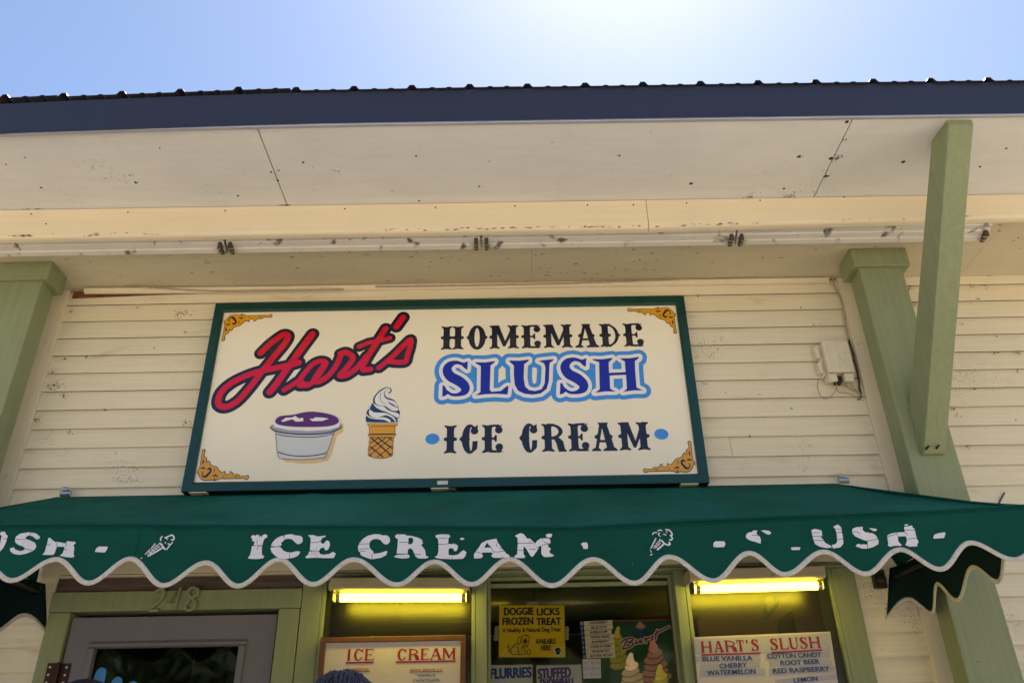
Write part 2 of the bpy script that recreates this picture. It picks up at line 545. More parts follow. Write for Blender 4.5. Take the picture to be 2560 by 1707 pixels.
def contour(xs, zs, G):
    G = np.where(np.abs(G) < 1e-9, 1e-9, G)
    I = G < 0
    a, b, c, d = I[:-1, :-1], I[1:, :-1], I[1:, 1:], I[:-1, 1:]
    code = a * 1 + b * 2 + c * 4 + d * 8
    ii, jj = np.nonzero((code > 0) & (code < 15))
    pt = {}
    nxt = {}

    def P(k):
        if k not in pt:
            t, i, j = k
            if t == 0:
                u = G[i, j] / (G[i, j] - G[i + 1, j])
                pt[k] = (xs[i] + u * (xs[i + 1] - xs[i]), zs[j])
            else:
                u = G[i, j] / (G[i, j] - G[i, j + 1])
                pt[k] = (xs[i], zs[j] + u * (zs[j + 1] - zs[j]))
        return k

    T = {1: 'LB', 2: 'BR', 3: 'LR', 4: 'RT', 6: 'BT', 7: 'LT', 8: 'TL', 9: 'TB', 11: 'TR', 12: 'RL', 13: 'RB', 14: 'BL'}
    for i, j in zip(ii.tolist(), jj.tolist()):
        k = int(code[i, j])
        E_ = {'B': (0, i, j), 'T': (0, i, j + 1), 'L': (1, i, j), 'R': (1, i + 1, j)}
        for s in ([T[k]] if k in T else (['LB', 'RT'] if k == 5 else ['BR', 'TL'])):
            nxt.setdefault(P(E_[s[0]]), []).append(P(E_[s[1]]))
    out = []
    while nxt:
        st = next(iter(nxt))
        lp, cur = [], st
        while cur in nxt:
            q = nxt[cur]
            n2 = q.pop()
            if not q:
                del nxt[cur]
            lp.append(pt[cur])
            cur = n2
            if cur == st:
                break
        if len(lp) >= 3:
            out.append(simplify(lp, (xs[1] - xs[0]) * .10))
    return [l for l in out if len(l) >= 3]


def simplify(lp, eps):
    P = [np.array(p) for p in lp]
    keep = [P[0]]
    i = 0
    n = len(P)
    while i < n - 1:
        j = min(i + 2, n - 1)
        last = i + 1
        while j < n and j - i < 14:
            a, b = P[i], P[j]
            e = b - a
            L = math.hypot(*e)
            if L < 1e-9:
                break
            if max(abs((q[0] - a[0]) * e[1] - (q[1] - a[1]) * e[0]) / L for q in P[i + 1:j + 1]) > eps:
                break
            last = j
            j += 1
        i = last
        keep.append(P[i])
    return [tuple(q) for q in keep]


def fill(loops):
    vs, es = [], []
    for l in loops:
        o = len(vs)
        vs += [Vector(q) for q in l]
        es += [(o + i, o + (i + 1) % len(l)) for i in range(len(l))]
    rv, _, rf, *_ = delaunay_2d_cdt(vs, es, [], 0, 1e-7)
    V = np.array([(v.x, v.y) for v in rv])
    Fc = np.array([tuple(f) for f in rf if len(f) == 3])
    if not len(Fc):
        return [], []
    C = V[Fc].mean(axis=1)
    ins = np.zeros(len(C), bool)
    for l in loops:
        A = np.array(l)
        Bq = np.roll(A, -1, axis=0)
        for (ax, az), (bx, bz) in zip(A, Bq):
            if az != bz:
                c = (az > C[:, 1]) != (bz > C[:, 1])
                ins ^= c & (C[:, 0] < (bx - ax) * (C[:, 1] - az) / (bz - az) + ax)
    return V, Fc[ins]


def flat(name, loops, y, mat, parent, bend=None):
    if not loops:
        return None
    V, Fc = fill(loops)
    if not len(Fc):
        return None
    vs = [(x, (bend(x, z) if bend else 0.0) + y, z) for x, z in V.tolist()]
    fs = []
    for a, b, c in Fc.tolist():
        n = (V[b][0] - V[a][0]) * (V[c][1] - V[a][1]) - (V[b][1] - V[a][1]) * (V[c][0] - V[a][0])
        fs.append((a, b, c) if n > 0 else (a, c, b))
    mb = MB()
    mb.v, mb.f = vs, fs
    return mb.build(name, mat, parent)


def pix(c, y):
    return lambda p: U(c(p), y)


# ------------------------------------------------------------------ letter shapes (height 1, width w)
def glyph(ch, w, style):
    """list of (cut, kind, pts, r) in a unit-height box; style 't' = western with spurs, 'r' = roman serif"""
    g = Fig()
    west = style == 't'
    st = .235 if west else .20          # stem
    th = .10 if west else .075          # thin strokes
    fl = .085 if west else .075         # serif reach
    sh = .16 if west else .07           # serif bracket height

    def stem(x, s=st, spL=west, spR=west, top=True, bot=True):
        n = .035 if west else 0.0
        h = .055
        pts = []
        if bot:
            pts += [(x - fl, 0), (x + s * .5, n), (x + s + fl, 0), (x + s + fl, h), (x + s + .02, sh * .6), (x + s, sh)]
        else:
            pts += [(x, 0), (x + s, 0)]
        if top:
            pts += [(x + s, 1 - sh), (x + s + .02, 1 - sh * .6), (x + s + fl, 1 - h), (x + s + fl, 1), (x + s * .5, 1 - n), (x - fl, 1), (x - fl, 1 - h), (x - .02, 1 - sh * .6), (x, 1 - sh)]
        else:
            pts += [(x + s, 1), (x, 1)]
        if bot:
            pts += [(x, sh), (x - .02, sh * .6), (x - fl, h)]
        g.poly(pts)
        if west:
            if spL:
                g.poly([(x + .03, .62), (x - .035, .56), (x - .09, .55), (x - .10, .50), (x - .09, .455), (x - .035, .445), (x + .03, .39)])
            if spR:
                g.poly([(x + s - .03, .62), (x + s + .035, .56), (x + s + .09, .55), (x + s + .10, .50), (x + s + .09, .455), (x + s + .035, .445), (x + s - .03, .39)])

    def ell(cx, cz, rx, rz, n=28, a0=0, a1=360):
        return [(cx + rx * math.cos(rad(a0 + (a1 - a0) * i / n)), cz + rz * math.sin(rad(a0 + (a1 - a0) * i / n))) for i in range(n + (a1 - a0 != 360))]

    def ball(x, z, r=.115, up=1):
        g.stroke([(x, z)], [r])
        if west:
            g.poly([(x + r * .2, z + up * r * .5), (x + r * 1.1, z + up * (r + .06)), (x - r * .9, z + up * r * .9)])

    if ch == 'I':
        x = (w - st) / 2
        stem(x)
    elif ch == 'H':
        stem(fl)
        stem(w - fl - st)
        g.poly([(fl + st * .5, .46), (w - fl - st * .5, .46), (w - fl - st * .5, .56), (fl + st * .5, .56)])
    elif ch in 'EF':
        x = fl
        stem(x, spR=False)
        g.poly([(x + st * .6, 1 - .085), (w - .16, 1 - .085), (w - .08, 1), (x + st * .6, .985)])
        if west:
            ball(w - .13, .80, .125, 1)
        else:
            g.poly([(w - .12, .97), (w - .02, .97), (w - .02, .74), (w - .07, .86)])
        if ch == 'E':
            g.poly([(x + st * .6, .015), (w - .06, 0), (w - .10, .09), (x + st * .6, .095)])
            if west:
                ball(w - .12, .20, .125, -1)
            else:
                g.poly([(w - .13, .02), (w - .01, .0), (w + .02, .28), (w - .07, .13)])
        g.poly([(x + st * .6, .535), (w - .30, .535), (w - .24, .63), (w - .20, .63), (w - .20, .38), (w - .24, .38), (w - .30, .465), (x + st * .6, .465)])
    elif ch == 'O':
        g.poly(ell(w / 2, .5, w / 2 - (.07 if west else 0), .52))
        g.poly(ell(w / 2, .5, w / 2 - .07 - st * .95, .40), cut=True)
        if west:
            for s in (-1, 1):
                g.poly([(w / 2 + s * (w / 2 - .12), .62), (w / 2 + s * (w / 2 - .02), .545), (w / 2 + s * w / 2, .50), (w / 2 + s * (w / 2 - .02), .455), (w / 2 + s * (w / 2 - .12), .38)])
    elif ch == 'C':
        cx = w / 2 + .03
        g.poly(ell(cx, .5, w / 2 - .05, .52))
        g.poly(ell(cx + .04, .5, w / 2 - .07 - st * .8, .42), cut=True)
        g.poly([(cx + .06, .30 if not west else .42), (w + .2, .30 if not west else .42), (w + .2, .76), (cx + .06, .76)], cut=True)
        if west:
            g.stroke([(w - .13, .78)], [.125])
            g.poly([(w - .2, .87), (w - .02, 1.0), (w - .03, .80)])
            g.poly([(w - .02 - st * .62, .42), (w - .02, .42), (w - .04, .16), (w - .12, .07), (w - .02 - st * .75, .12)])
            g.poly([(.09, .62), (.03, .55), (0, .50), (.03, .45), (.09, .38)])
            g.poly([(cx - .06, .62), (cx + .0, .53), (cx + .0, .47), (cx - .06, .38), (.14, .38), (.14, .62)])
        else:
            g.poly([(w - .10, .98), (w - .03, .98), (w - .03, .66), (w - .08, .68), (w - .16, .85)])
    elif ch == 'D':
        x = fl
        g.poly([(x + .1, 0)] + ell(x + .12, .5, w - x - .17, .5, 20, -90, 90) + [(x + .1, 1)])
        g.poly([(x + st, .10)] + ell(x + st - .02, .5, w - x - .17 - st * .95, .40, 20, -90, 90) + [(x + st, .9)], cut=True)
        stem(x, spR=west)
        if west:
            g.poly([(w - .12, .62), (w - .02, .545), (w + .02, .50), (w - .02, .455), (w - .12, .38)])
    elif ch == 'R':
        x = fl
        bw = w - x - (.10 if west else .16)
        g.poly([(x + .1, .44)] + ell(x + .14, .715, bw - .12, .285, 18, -90, 90) + [(x + .1, 1)])
        g.poly([(x + st, .53)] + ell(x + st - .02, .715, bw - .12 - st * .9, .185, 18, -90, 90) + [(x + st, .9)], cut=True)
        stem(x, spR=False)
        g.poly([(x + st * .7, .53), (x + st * .7, .44), (w * .52, .43), (w * .60, .30), (w * .66, .08), (w * .70, 0), (w + .02, 0), (w + .02, .05), (w - .03, .09), (w - .08, .36), (w * .72, .50), (w * .5, .535)])
    elif ch == 'A':
        m = w / 2
        lt = .11 if west else .065
        g.poly([(m - .10, 1), (m + .12, 1), (w - .06, .05), (w - .06 - st * 1.05, .05), (m - .03, .82), (fl + .02 + lt, .05), (fl + .02, .05)])
        g.poly([(w * .27, .30), (w * .70, .30), (w * .68, .385), (w * .30, .385)])
        g.poly([(0, 0), (fl * 2 + lt + .02, 0), (fl * 2 + lt + .02, .05), (fl + lt + .02, .11), (fl, .11), (0, .05)])
        g.poly([(w - st - fl * 2 - .04, 0), (w + .02, 0), (w + .02, .05), (w - .06, .12), (w - .08 - st, .12), (w - st - fl * 2 - .04, .05)])
        if west:
            g.poly([(m - .16, 1), (m + .17, 1), (m + .17, .955), (m + .11, .90), (m - .09, .90), (m - .16, .955)])
            for s, q in ((-1, w * .20), (1, w * .80)):
                g.poly([(q - s * .10, .62), (q + s * .045, .54), (q + s * .055, .49), (q + s * .045, .455), (q - s * .06, .39)])
    elif ch == 'M':
        s2 = st * (.72 if not west else .86)
        stem(w - fl - st, spL=False)
        stem(fl, s2, spR=False)
        g.poly([(fl, 1), (fl + st * 1.15, 1), (w / 2 + .04, .33), (w - fl - st * .6, 1), (w - fl, 1), (w - fl - .05, .86), (w / 2 + .04, .10), (w / 2 - .04, .10), (fl + s2 * .7, .80)])
    elif ch == 'T':
        stem((w - st) / 2, top=False)
        g.poly([(.02, 1), (w - .02, 1), (w, .72), (w - .05, .72), (w - .12, .92), (.12, .92), (.05, .72), (0, .72)])
    elif ch == 'L':
        stem(fl, top=True)
        g.poly([(fl + st * .6, .0), (w - .02, 0), (w + .01, .30), (w - .04, .30), (w - .12, .09), (fl + st * .6, .085)])
    elif ch == 'U':
        g.poly([(0, 1), (st + 2 * fl, 1), (st + 2 * fl, .945), (st + fl, .92), (st + fl, .32), (st + fl + .04, .17), (w * .56, .095), (w * .74, .16), (w - fl - .10, .30), (w - fl - .10, .92),
                (w - fl * 2 - .12, .945), (w - fl * 2 - .12, 1), (w, 1), (w, .945), (w - fl - .02, .92), (w - fl - .02, .28), (w - .17, .09), (w * .56, -.02), (w * .34, -.01), (fl + .06, .09), (fl, .27), (fl, .92), (0, .945)])
    elif ch == 'S':
        pts = [(w * .83, .80), (w * .66, .95), (w * .45, .965), (w * .26, .88), (w * .22, .74), (w * .36, .61), (w * .60, .49), (w * .78, .36), (w * .80, .20), (w * .64, .06), (w * .44, .035), (w * .24, .09), (w * .12, .26)]
        r = [.03, .035, .05, .09, .115, .12, .12, .12, .10, .055, .04, .035, .03]
        q = spline([(a, b, c) for (a, b), c in zip(pts, r)], 4)
        g.stroke([(a, b) for a, b, c in q], [c for a, b, c in q])
        g.poly([(w * .80, 1.0), (w * .90, 1.0), (w * .90, .68), (w * .82, .68), (w * .70, .90)])
        g.poly([(w * .05, -.01), (w * .13, -.01), (w * .27, .10), (w * .13, .34), (w * .06, .34)])
    elif ch == "'":
        g.stroke([(w * .5, .90), (w * .55, .80), (w * .40, .66)], [.10, .09, .02])
    elif ch == '-':
        g.poly([(0, .33), (w, .33), (w, .44), (0, .44)])
    return g


def place(g, x0, z0, h, w=None):
    """unit glyph -> plane metres"""
    o = Fig()
    for c, k, p, r in g.ops:
        o.ops.append((c, k, [(x0 + a * h, z0 + b * h) for a, b in p], np.asarray(r) * h if k == 's' else 0))
    return o


def word_letters(chars, spans, z0, z1, y, mat, parent, style, name='letter', res=.0016):
    """spans: (x0, x1) for each character; z0/z1 may be functions of x"""
    for ch, (x0, x1) in zip(chars, spans):
        a = z0((x0 + x1) / 2) if callable(z0) else z0
        b = z1((x0 + x1) / 2) if callable(z1) else z1
        h = b - a
        flat(name, place(glyph(ch, (x1 - x0) / h, style), x0, a, h).loops(0, res), y, mat, parent)


_txt = {}


def sans(name, s, x0, x1, z0, z1, y, mat, parent, bold=.02, lean=0.0, rise=0.0, heavy=0.0):
    """a line of sans lettering fitted to a box"""
    key = (s, bold)
    if key not in _txt:
        cu = bpy.data.curves.new('line', 'FONT')
        cu.body = s
        cu.offset = bold
        ob = bpy.data.objects.new('line', cu)
        COL.objects.link(ob)
        dg = bpy.context.evaluated_depsgraph_get()
        me = bpy.data.meshes.new_from_object(ob.evaluated_get(dg))
        V = np.array([v.co[:] for v in me.vertices])
        Fc = [tuple(p.vertices) for p in me.polygons]
        bpy.data.objects.remove(ob)
        bpy.data.meshes.remove(me)
        _txt[key] = (V, Fc)
    V, Fc = _txt[key]
    lo, hi = V.min(0), V.max(0)
    mb = MB()
    hv = heavy * (z1 - z0)
    for k, (sx_, sz_) in enumerate(((0, 0),) if not heavy else ((-1, 0), (1, 0), (0, .6), (0, -.6))):
        o = len(mb.v)
        for vx, vz, _ in V:
            u, w_ = (vx - lo[0]) / (hi[0] - lo[0]), (vz - lo[1]) / (hi[1] - lo[1])
            z = z0 + w_ * (z1 - z0)
            mb.v.append((x0 + u * (x1 - x0) + lean * (z - z0) + sx_ * hv, y - .0002 * k, z + rise * (u - .5) + sz_ * hv))
        mb.f += [tuple(i + o for i in f) for f in Fc]
    return mb.build(name, mat, parent)


# ================================================================== ground
g = MB()
N = 12
for i in range(N + 1):
    for j in range(N + 1):
        g.v.append((-150 + 300 * i / N, -150 + 300 * j / N, 0.0))
for i in range(N):
    for j in range(N):
        a = i * (N + 1) + j
        g.f.append((a, a + N + 1, a + N + 2, a + 1))
gr = g.build('ground', 'concrete')
gr['kind'] = 'structure'

# added row of unseen trees behind the lens, to darken what the panes mirror
tl = MB()
rt = random.Random(11)
crowns = [(-48 + 5.4 * i + rt.uniform(-1.2, 1.2), -29 + rt.uniform(-2, 2), rt.uniform(7.5, 10.0), rt.uniform(3.4, 4.6)) for i in range(18)]
for cx, cy, ht_, rr_ in crowns:
    tl.tube([(cx, cy, 0), (cx + .1, cy, ht_ * .35), (cx, cy + .1, ht_ * .7)], [.22, .17, .08], 7)
    tl.ball((cx, cy, ht_ * .50), (rr_ * .78, rr_ * .78, ht_ * .40), 14, 9)
    for _ in range(900):
        a, b, c = rt.gauss(0, 1), rt.gauss(0, 1), rt.gauss(0, 1)
        L = math.sqrt(a * a + b * b + c * c) or 1
        q = rt.uniform(.45, 1.0) ** .5
        px, py, pz = cx + a / L * rr_ * q, cy + b / L * rr_ * q, max(.25, ht_ * .52 + c / L * ht_ * .48 * q)
        u, v = Vector((rt.gauss(0, 1), rt.gauss(0, 1), rt.gauss(0, 1))).normalized(), Vector((rt.gauss(0, 1), rt.gauss(0, 1), rt.gauss(0, 1))).normalized()
        sz = rt.uniform(.25, .55)
        p0 = Vector((px, py, pz))
        tl.add([p0 - u * sz, p0 - v * sz * .6, p0 + u * sz, p0 + v * sz * .6], [(0, 1, 2, 3)])
tlo = tl.build('added_tree_line', 'leaf')
tlo['kind'] = 'stuff'
tlo['label'] = 'added row of unseen trees that darkens the reflections'
tlo['category'] = 'trees'

# ================================================================== building
bld = thing('shop_building', 'cream clapboard shop front with dark metal roof, green posts and white soffits', 'building', (0, 0, 0))
Z = lambda r: ZC + r
Z_LOW, Z_EAVE = Z(2.373), Z(2.469)          # lower and upper soffit
Y_BEAM, Y_EAVE = -.58, -1.10
XL, XR = -2.31, 1.745                       # siding ends between the trim boards
Z_HEAD = Z(.868)                            # top of door and window heads
FLOOR = .13

# rows of clapboards; each board is a wedge whose thick lower edge overlaps the one below
plank_cache = {}


def plank(x0, x1, z0, h=.0999, lift=0.0):
    key = (round(x1 - x0, 3), round(h, 3))
    if key not in plank_cache:
        L = x1 - x0
        me = MB().prism_x([(-.0205, 0.0), (-.0202, .003), (-.0085, h + .012), (.004, h + .012), (.004, .0035), (-.0165, .0024)], 0, L).mesh('plank')
        me.materials.append(M['siding'])
        me.materials.append(M['lap_shade'])
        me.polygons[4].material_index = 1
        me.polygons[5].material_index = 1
        plank_cache[key] = me
    o = put('plank', plank_cache[key], bld)
    o.location = (x0, random.uniform(-.0012, .0012), z0 + lift)
    o.rotation_euler = (0, random.uniform(-.0007, .0007), 0)


def row(x0, x1, z0, jx=None):
    if jx and x0 + .3 < jx < x1 - .3:
        plank(x0, jx - .001, z0)
        plank(jx + .001, x1, z0)
    else:
        plank(x0, x1, z0)


PITCHZ = .0999
zrows = [Z(2.28) - PITCHZ * n for n in range(0, 37)]
DOOR_L, DOOR_R = -2.0, -.915
WIN_L, WIN_R = -.85, 1.50
joints = [.055, -1.1, .9, -.4, 1.2, .3, -1.5, .7, -.9, 1.05, 1.28, -.2]
for n, z0 in enumerate(zrows):
    if z0 < .12:
        continue
    if n == 0:
        plank(XL + .001, .055, z0, .073)
        plank(.057, XR - .001, z0, .073)
    elif z0 >= Z_HEAD - .03:
        row(XL + .001, XR - .001, z0, joints[n % len(joints)] if n % 3 == 0 else None)
    else:
        plank(XL + .001, DOOR_L - .001, z0)
        plank(WIN_R + .001, XR - .001, z0)
for n in range(37):
    z0 = Z(2.317) - PITCHZ * n
    if z0 < .12:
        continue
    plank(2.0, 3.05, z0)
    plank(3.052, 4.3, z0)
    if n < 30:
        plank(-3.9, -2.42, z0)
# sheathing behind the boards, in four pieces round the openings
B('wall_sheathing', 'siding', bld, -4.0, 4.4, .006, .12, Z_HEAD, Z_LOW)
B('wall_sheathing', 'siding', bld, -4.0, DOOR_L - .002, .006, .12, 0, Z_HEAD - .002)
B('wall_sheathing', 'siding', bld, WIN_R + .002, 4.4, .006, .12, 0, Z_HEAD - .002)
B('wall_sheathing', 'siding', bld, WIN_L, WIN_R, .006, .12, 0, 1.02)

# corner boards beside the posts
for x0, x1 in ((-2.388, XL), (XR, 1.828), (2.03, 2.095)):
    B('trim_board', 'trim', bld, x0, x1, -.034, .005, .1, Z_LOW - .004 if x1 < 2 else Z(.95), bevel=.003)

# moulding under the soffit: bowed away from the wall at its left end, bare wood behind
mo = MB()
xs_ = [-2.22 + i * (1.70 + 2.22) / 40 for i in range(41)]
prof = [(0, 0), (-.012, .002), (-.020, .010), (-.022, .024), (0, .026)]
for x in xs_:
    k = max(0.0, (-1.15 - x) / 1.07)
    for y, z in prof:
        mo.v.append((x, y - .016 - .02 * k ** 1.5, Z_LOW - .031 + z - .004 * k))
n = len(prof)
for i in range(40):
    for k in range(n):
        mo.f.append((i * n + k, i * n + (k + 1) % n, (i + 1) * n + (k + 1) % n, (i + 1) * n + k))
mo.f += [tuple(range(n - 1, -1, -1)), tuple(40 * n + k for k in range(n))]
mo.build('moulding', 'trim', bld)
gap = [(-2.29, Z(2.325)), (-1.9, Z(2.338)), (-1.4, Z(2.349)), (-1.05, Z(2.353)), (-1.05, Z(2.356)), (-2.29, Z(2.358))]
MB().prism_y(gap, -.024, .004).build('bare_wood_strip', 'peel', bld)

# lower soffit
sx = [-4.0, -2.315, .125, 2.402, 4.4]
for a, b in zip(sx[:-1], sx[1:]):
    B('soffit_panel', 'soffit_low', bld, a + .0007, b - .0007, Y_BEAM + .002, .10, Z_LOW, Z_LOW + .02)
# beam boards: rounded, flaking lower edge
zb = lambda x: Z(2.303) + (max(0, x - .665) / 1.4) * .022


def beam(x0, x1, up0=0.0, up1=0.0):
    m = MB()
    P = [(-.002, .160), (-.002, .013), (.002, .005), (.009, .001), (.018, .0), (.036, .0), (.036, .160)]
    for x, up in ((x0, up0), (x1, up1)):
        for i, (y, z) in enumerate(P):
            m.v.append((x, Y_BEAM + y, zb(x) + (z if z < .1 else Z_EAVE - .004 - zb(x))))
    k = len(P)
    m.f = [(i, (i + 1) % k, k + (i + 1) % k, k + i) for i in range(k)] + [tuple(range(k - 1, -1, -1)), tuple(range(k, 2 * k))]
    return m.build('beam_board', 'beam', bld)


beam(-4.0, -2.9)
beam(-2.898, .6635)
beam(.6665, 4.4)
# flakes of bare wood along the beam's lower edge
fk = MB()
for _ in range(95):
    cx = random.choice([-2.3, -1.9, -1.62, -.46, -.15, .06, .3, .48, 1.0, 1.55, 2.1])
    x = cx + random.gauss(0, .09)
    L = random.uniform(.006, .035)
    zz = zb(x) + random.uniform(.006, .018)
    hh = random.uniform(.001, .0045)
    fk.v += [(x, Y_BEAM - .0028, zz), (x + L * .5, Y_BEAM - .0028, zz - hh), (x + L, Y_BEAM - .0028, zz + hh * .3), (x + L * .6, Y_BEAM - .0028, zz + hh)]
    o = len(fk.v) - 4
    fk.f.append((o, o + 1, o + 2, o + 3))
fk = fk.build('paint_flakes', 'peel', bld)
fk['kind'] = 'stuff'
# eave soffit
ex = [-6.05, -3.54, -1.04, 1.468, 3.97, 6.4]
for a, b in zip(ex[:-1], ex[1:]):
    B('soffit_panel', 'soffit', bld, a + .0025, b - .0025, Y_EAVE + .004, Y_BEAM + .05, Z_EAVE, Z_EAVE + .014)


def sag(x):
    """the old eave droops toward its left end"""
    return -.021 * max(0, (-.6 - x)) ** 1.6 - .004 * max(0, x - 1.4)


# fascia metal in lapped lengths, with a pale drip flange
def eave_strip(name, mat, x0, x1, prof, dy=0.0):
    m = MB()
    xs = [x0 + (x1 - x0) * i / 12 for i in range(13)]
    k = len(prof)
    for x in xs:
        for y, z in prof:
            m.v.append((x, Y_EAVE + y + dy, Z_EAVE + z + sag(x) * min(1, max(0, (z + .02) / .05 + .3))))
    for i in range(12):
        for q in range(k):
            m.f.append((i * k + q, i * k + (q + 1) % k, (i + 1) * k + (q + 1) % k, (i + 1) * k + q))
    m.f += [tuple(range(k - 1, -1, -1)), tuple(12 * k + q for q in range(k))]
    return m.build(name, mat, bld)


fx = [-5.2, -2.05, 1.045, 4.3]
for i, (a, b) in enumerate(zip(fx[:-1], fx[1:])):
    a2, e2 = (a - (.02 if i else 0)), b
    dy = -.0016 * (i % 2)
    eave_strip('fascia', 'fascia', a2, e2, [(-.006, .012), (-.003, .013), (.0, .200), (.004, .203), (.004, .008)], dy)
    eave_strip('drip_edge', 'drip', a2 + .001, e2 - .001, [(-.006, .0115), (-.015, -.003), (-.013, -.005), (.003, -.004), (.003, .0075)], dy)

# ribbed roof sheets: one tall rib every 24 cm with two low ones between
RP = .2495
rp_prof = []
for k in range(4):
    b0 = k * RP
    rp_prof += [(b0, 0), (b0 + .006, .003), (b0 + .016, .020), (b0 + .035, .020), (b0 + .045, .003), (b0 + .051, 0),
                (b0 + .100, 0), (b0 + .108, .005), (b0 + .120, .005), (b0 + .128, 0), (b0 + .172, 0), (b0 + .180, .005), (b0 + .192, .005), (b0 + .200, 0)]
rp_prof.append((4 * RP, 0))
rm = MB()
SL = math.tan(rad(14))
nn = len(rp_prof)
for dz in (0, -.003):
    for y in (0, 4.6):
        for x, z in rp_prof:
            rm.v.append((x, y, z + dz + y * SL))
for i in range(nn - 1):
    rm.f += [(i, i + 1, nn + i + 1, nn + i), (2 * nn + i + 1, 2 * nn + i, 3 * nn + i, 3 * nn + i + 1), (i + 1, i, 2 * nn + i, 2 * nn + i + 1)]
rme = rm.mesh('roof_panel')
rme.materials.append(M['roof'])
for k in range(-6, 5):
    o = put('roof_panel', rme, bld)
    x0 = .0 + k * 4 * RP + .075
    o.location = (x0, Y_EAVE - .012, Z_EAVE + .200 + sag(x0 + .5))
    o.rotation_euler = (0, -math.atan2(sag(x0 + 1.0) - sag(x0), 1.0), 0)
B('roof_deck', 'roof', bld, -5.2, 4.35, Y_EAVE + .01, Y_BEAM + .05, Z_EAVE + .016, Z_EAVE + .17)
# ridge-side wall so that the attic is closed
B('gable_back', 'siding', bld, -5.2, 4.35, 3.4, 3.5, 0, Z_EAVE + 1.1)

# posts with boxed capitals, and the brace
for x0, x1 in ((-2.522, -2.305), (1.752, 1.968)):
    po = B('post', 'green', bld, x0, x1, -.27, -.15, .1, Z(2.27), bevel=.006)
    B('capital', 'green', po, x0 - .032, x1 + .034, -.292, -.135, Z(2.266), Z_LOW - .002, bevel=.004)
br = MB()
bx0, bx1, tx0, tx1 = 1.806, 1.905, 1.872, 1.978
Pz = [(-.2705, Z(1.275)), (-.2705, Z(1.50)), (-.955, Z_EAVE - .001), (-1.084, Z_EAVE - .001), (-1.084, Z_EAVE - .028), (-.292, Z(1.275))]
for s in (0, 1):
    for y, z in Pz:
        u = min(1, max(0, (-.27 - y) / .8))
        br.v.append(((bx0 + (tx0 - bx0) * u) if s == 0 else (bx1 + (tx1 - bx1) * u), y, z))
k = len(Pz)
br.f = [(i, (i + 1) % k, k + (i + 1) % k, k + i) for i in range(k)] + [tuple(range(k - 1, -1, -1)), tuple(range(k, 2 * k))]
bro = br.build('brace', 'green', bld, bevel=.005)
for p in ((1690, 1310), (1760, 1305)):
    x, z = U(c5(p), -.318)
    MB().tube([(x, -.332, z + .004), (x, -.30, z)], .0042, 8).build('screw', 'nail', bro)

# nail heads of the soffits and beam (photo positions), joined
nh = MB()


def dot_z(p, zpl, r=.005):
    q = ray(*p)
    t = (zpl - ZC) / q.z
    nh.ball((q.x * t, -D + q.y * t, zpl), (r, r, .0015), 8, 4)


def dot_y(p, y, r=.0045):
    x, z = U(p, y)
    nh.ball((x, y, z), (r, .0015, r), 8, 4)


cT1, cT2 = crop(0, 180, .36612), crop(850, 180, .36612)
for p in ((1090, 522), (280, 790), (40, 632), (1850, 685), (1903, 673), (1897, 742), (1625, 846), (2070, 618), (925, 757), (170, 584)):
    dot_z(cT1(p), Z_EAVE - .0005, random.uniform(.0035, .0065))
for p in ((520, 574), (1908, 572), (540, 880), (950, 782)):
    dot_z(cT2(p), Z_EAVE - .0005, .0055)
for p in ((815, 578), (1080, 585), (1030, 592), (710, 797), (1140, 342), (2228, 523), (2048, 648), (1525, 615), (1778, 425), (75, 763), (998, 712)):
    dot_z(c3(p), Z_EAVE - .0005, random.uniform(.005, .010))
for p in ((213, 970), (873, 958), (1537, 948), (1957, 910), (315, 1037)):
    dot_y(cT1(p), Y_BEAM - .002)
for p in ((32, 934), (652, 926), (1195, 915), (1690, 908), (2003, 908)):
    dot_y(cT2(p), Y_BEAM - .002)
for p in ((44, 895), (547, 877), (1121, 855), (2077, 822)):
    dot_y(c3(p), Y_BEAM - .002)
nh = nh.build('nail_heads', 'nail', bld)
nh['kind'] = 'stuff'

# mildew and chips where the photo shows them: tiny flecks just proud of the paint
fl_ = MB()
rf_ = random.Random(5)


def fleck(c3d, ax, bx, sz, asp=1.0):
    c3d, ax, bx = Vector(c3d), Vector(ax), Vector(bx)
    o = len(fl_.v)
    k = rf_.randint(4, 6)
    t0 = rf_.uniform(0, 6)
    for i in range(k):
        t = t0 + 2 * math.pi * i / k
        rr_ = sz * rf_.uniform(.55, 1.0)
        fl_.v.append(tuple(c3d + ax * (math.cos(t) * rr_ * asp) + bx * (math.sin(t) * rr_)))
    fl_.f.append(tuple(range(o, o + k)))


def patch(p, rad_, n, c, y=-.0222, smin=.0012, smax=.0045):
    x, z = U(c(p), y)
    for _ in range(n):
        a, b = rf_.gauss(0, rad_), rf_.gauss(0, rad_ * .8)
        zz = z + b
        # keep to the sloping face of the board it sits on
        ph = ((Z(2.28) - zz) % PITCHZ) / PITCHZ
        yy = -.0213 + (.0118) * (1 - ph) if x < 1.9 else y
        fleck((x + a, yy - .0008, zz), (1, 0, 0), (0, 0, 1), rf_.uniform(smin, smax))


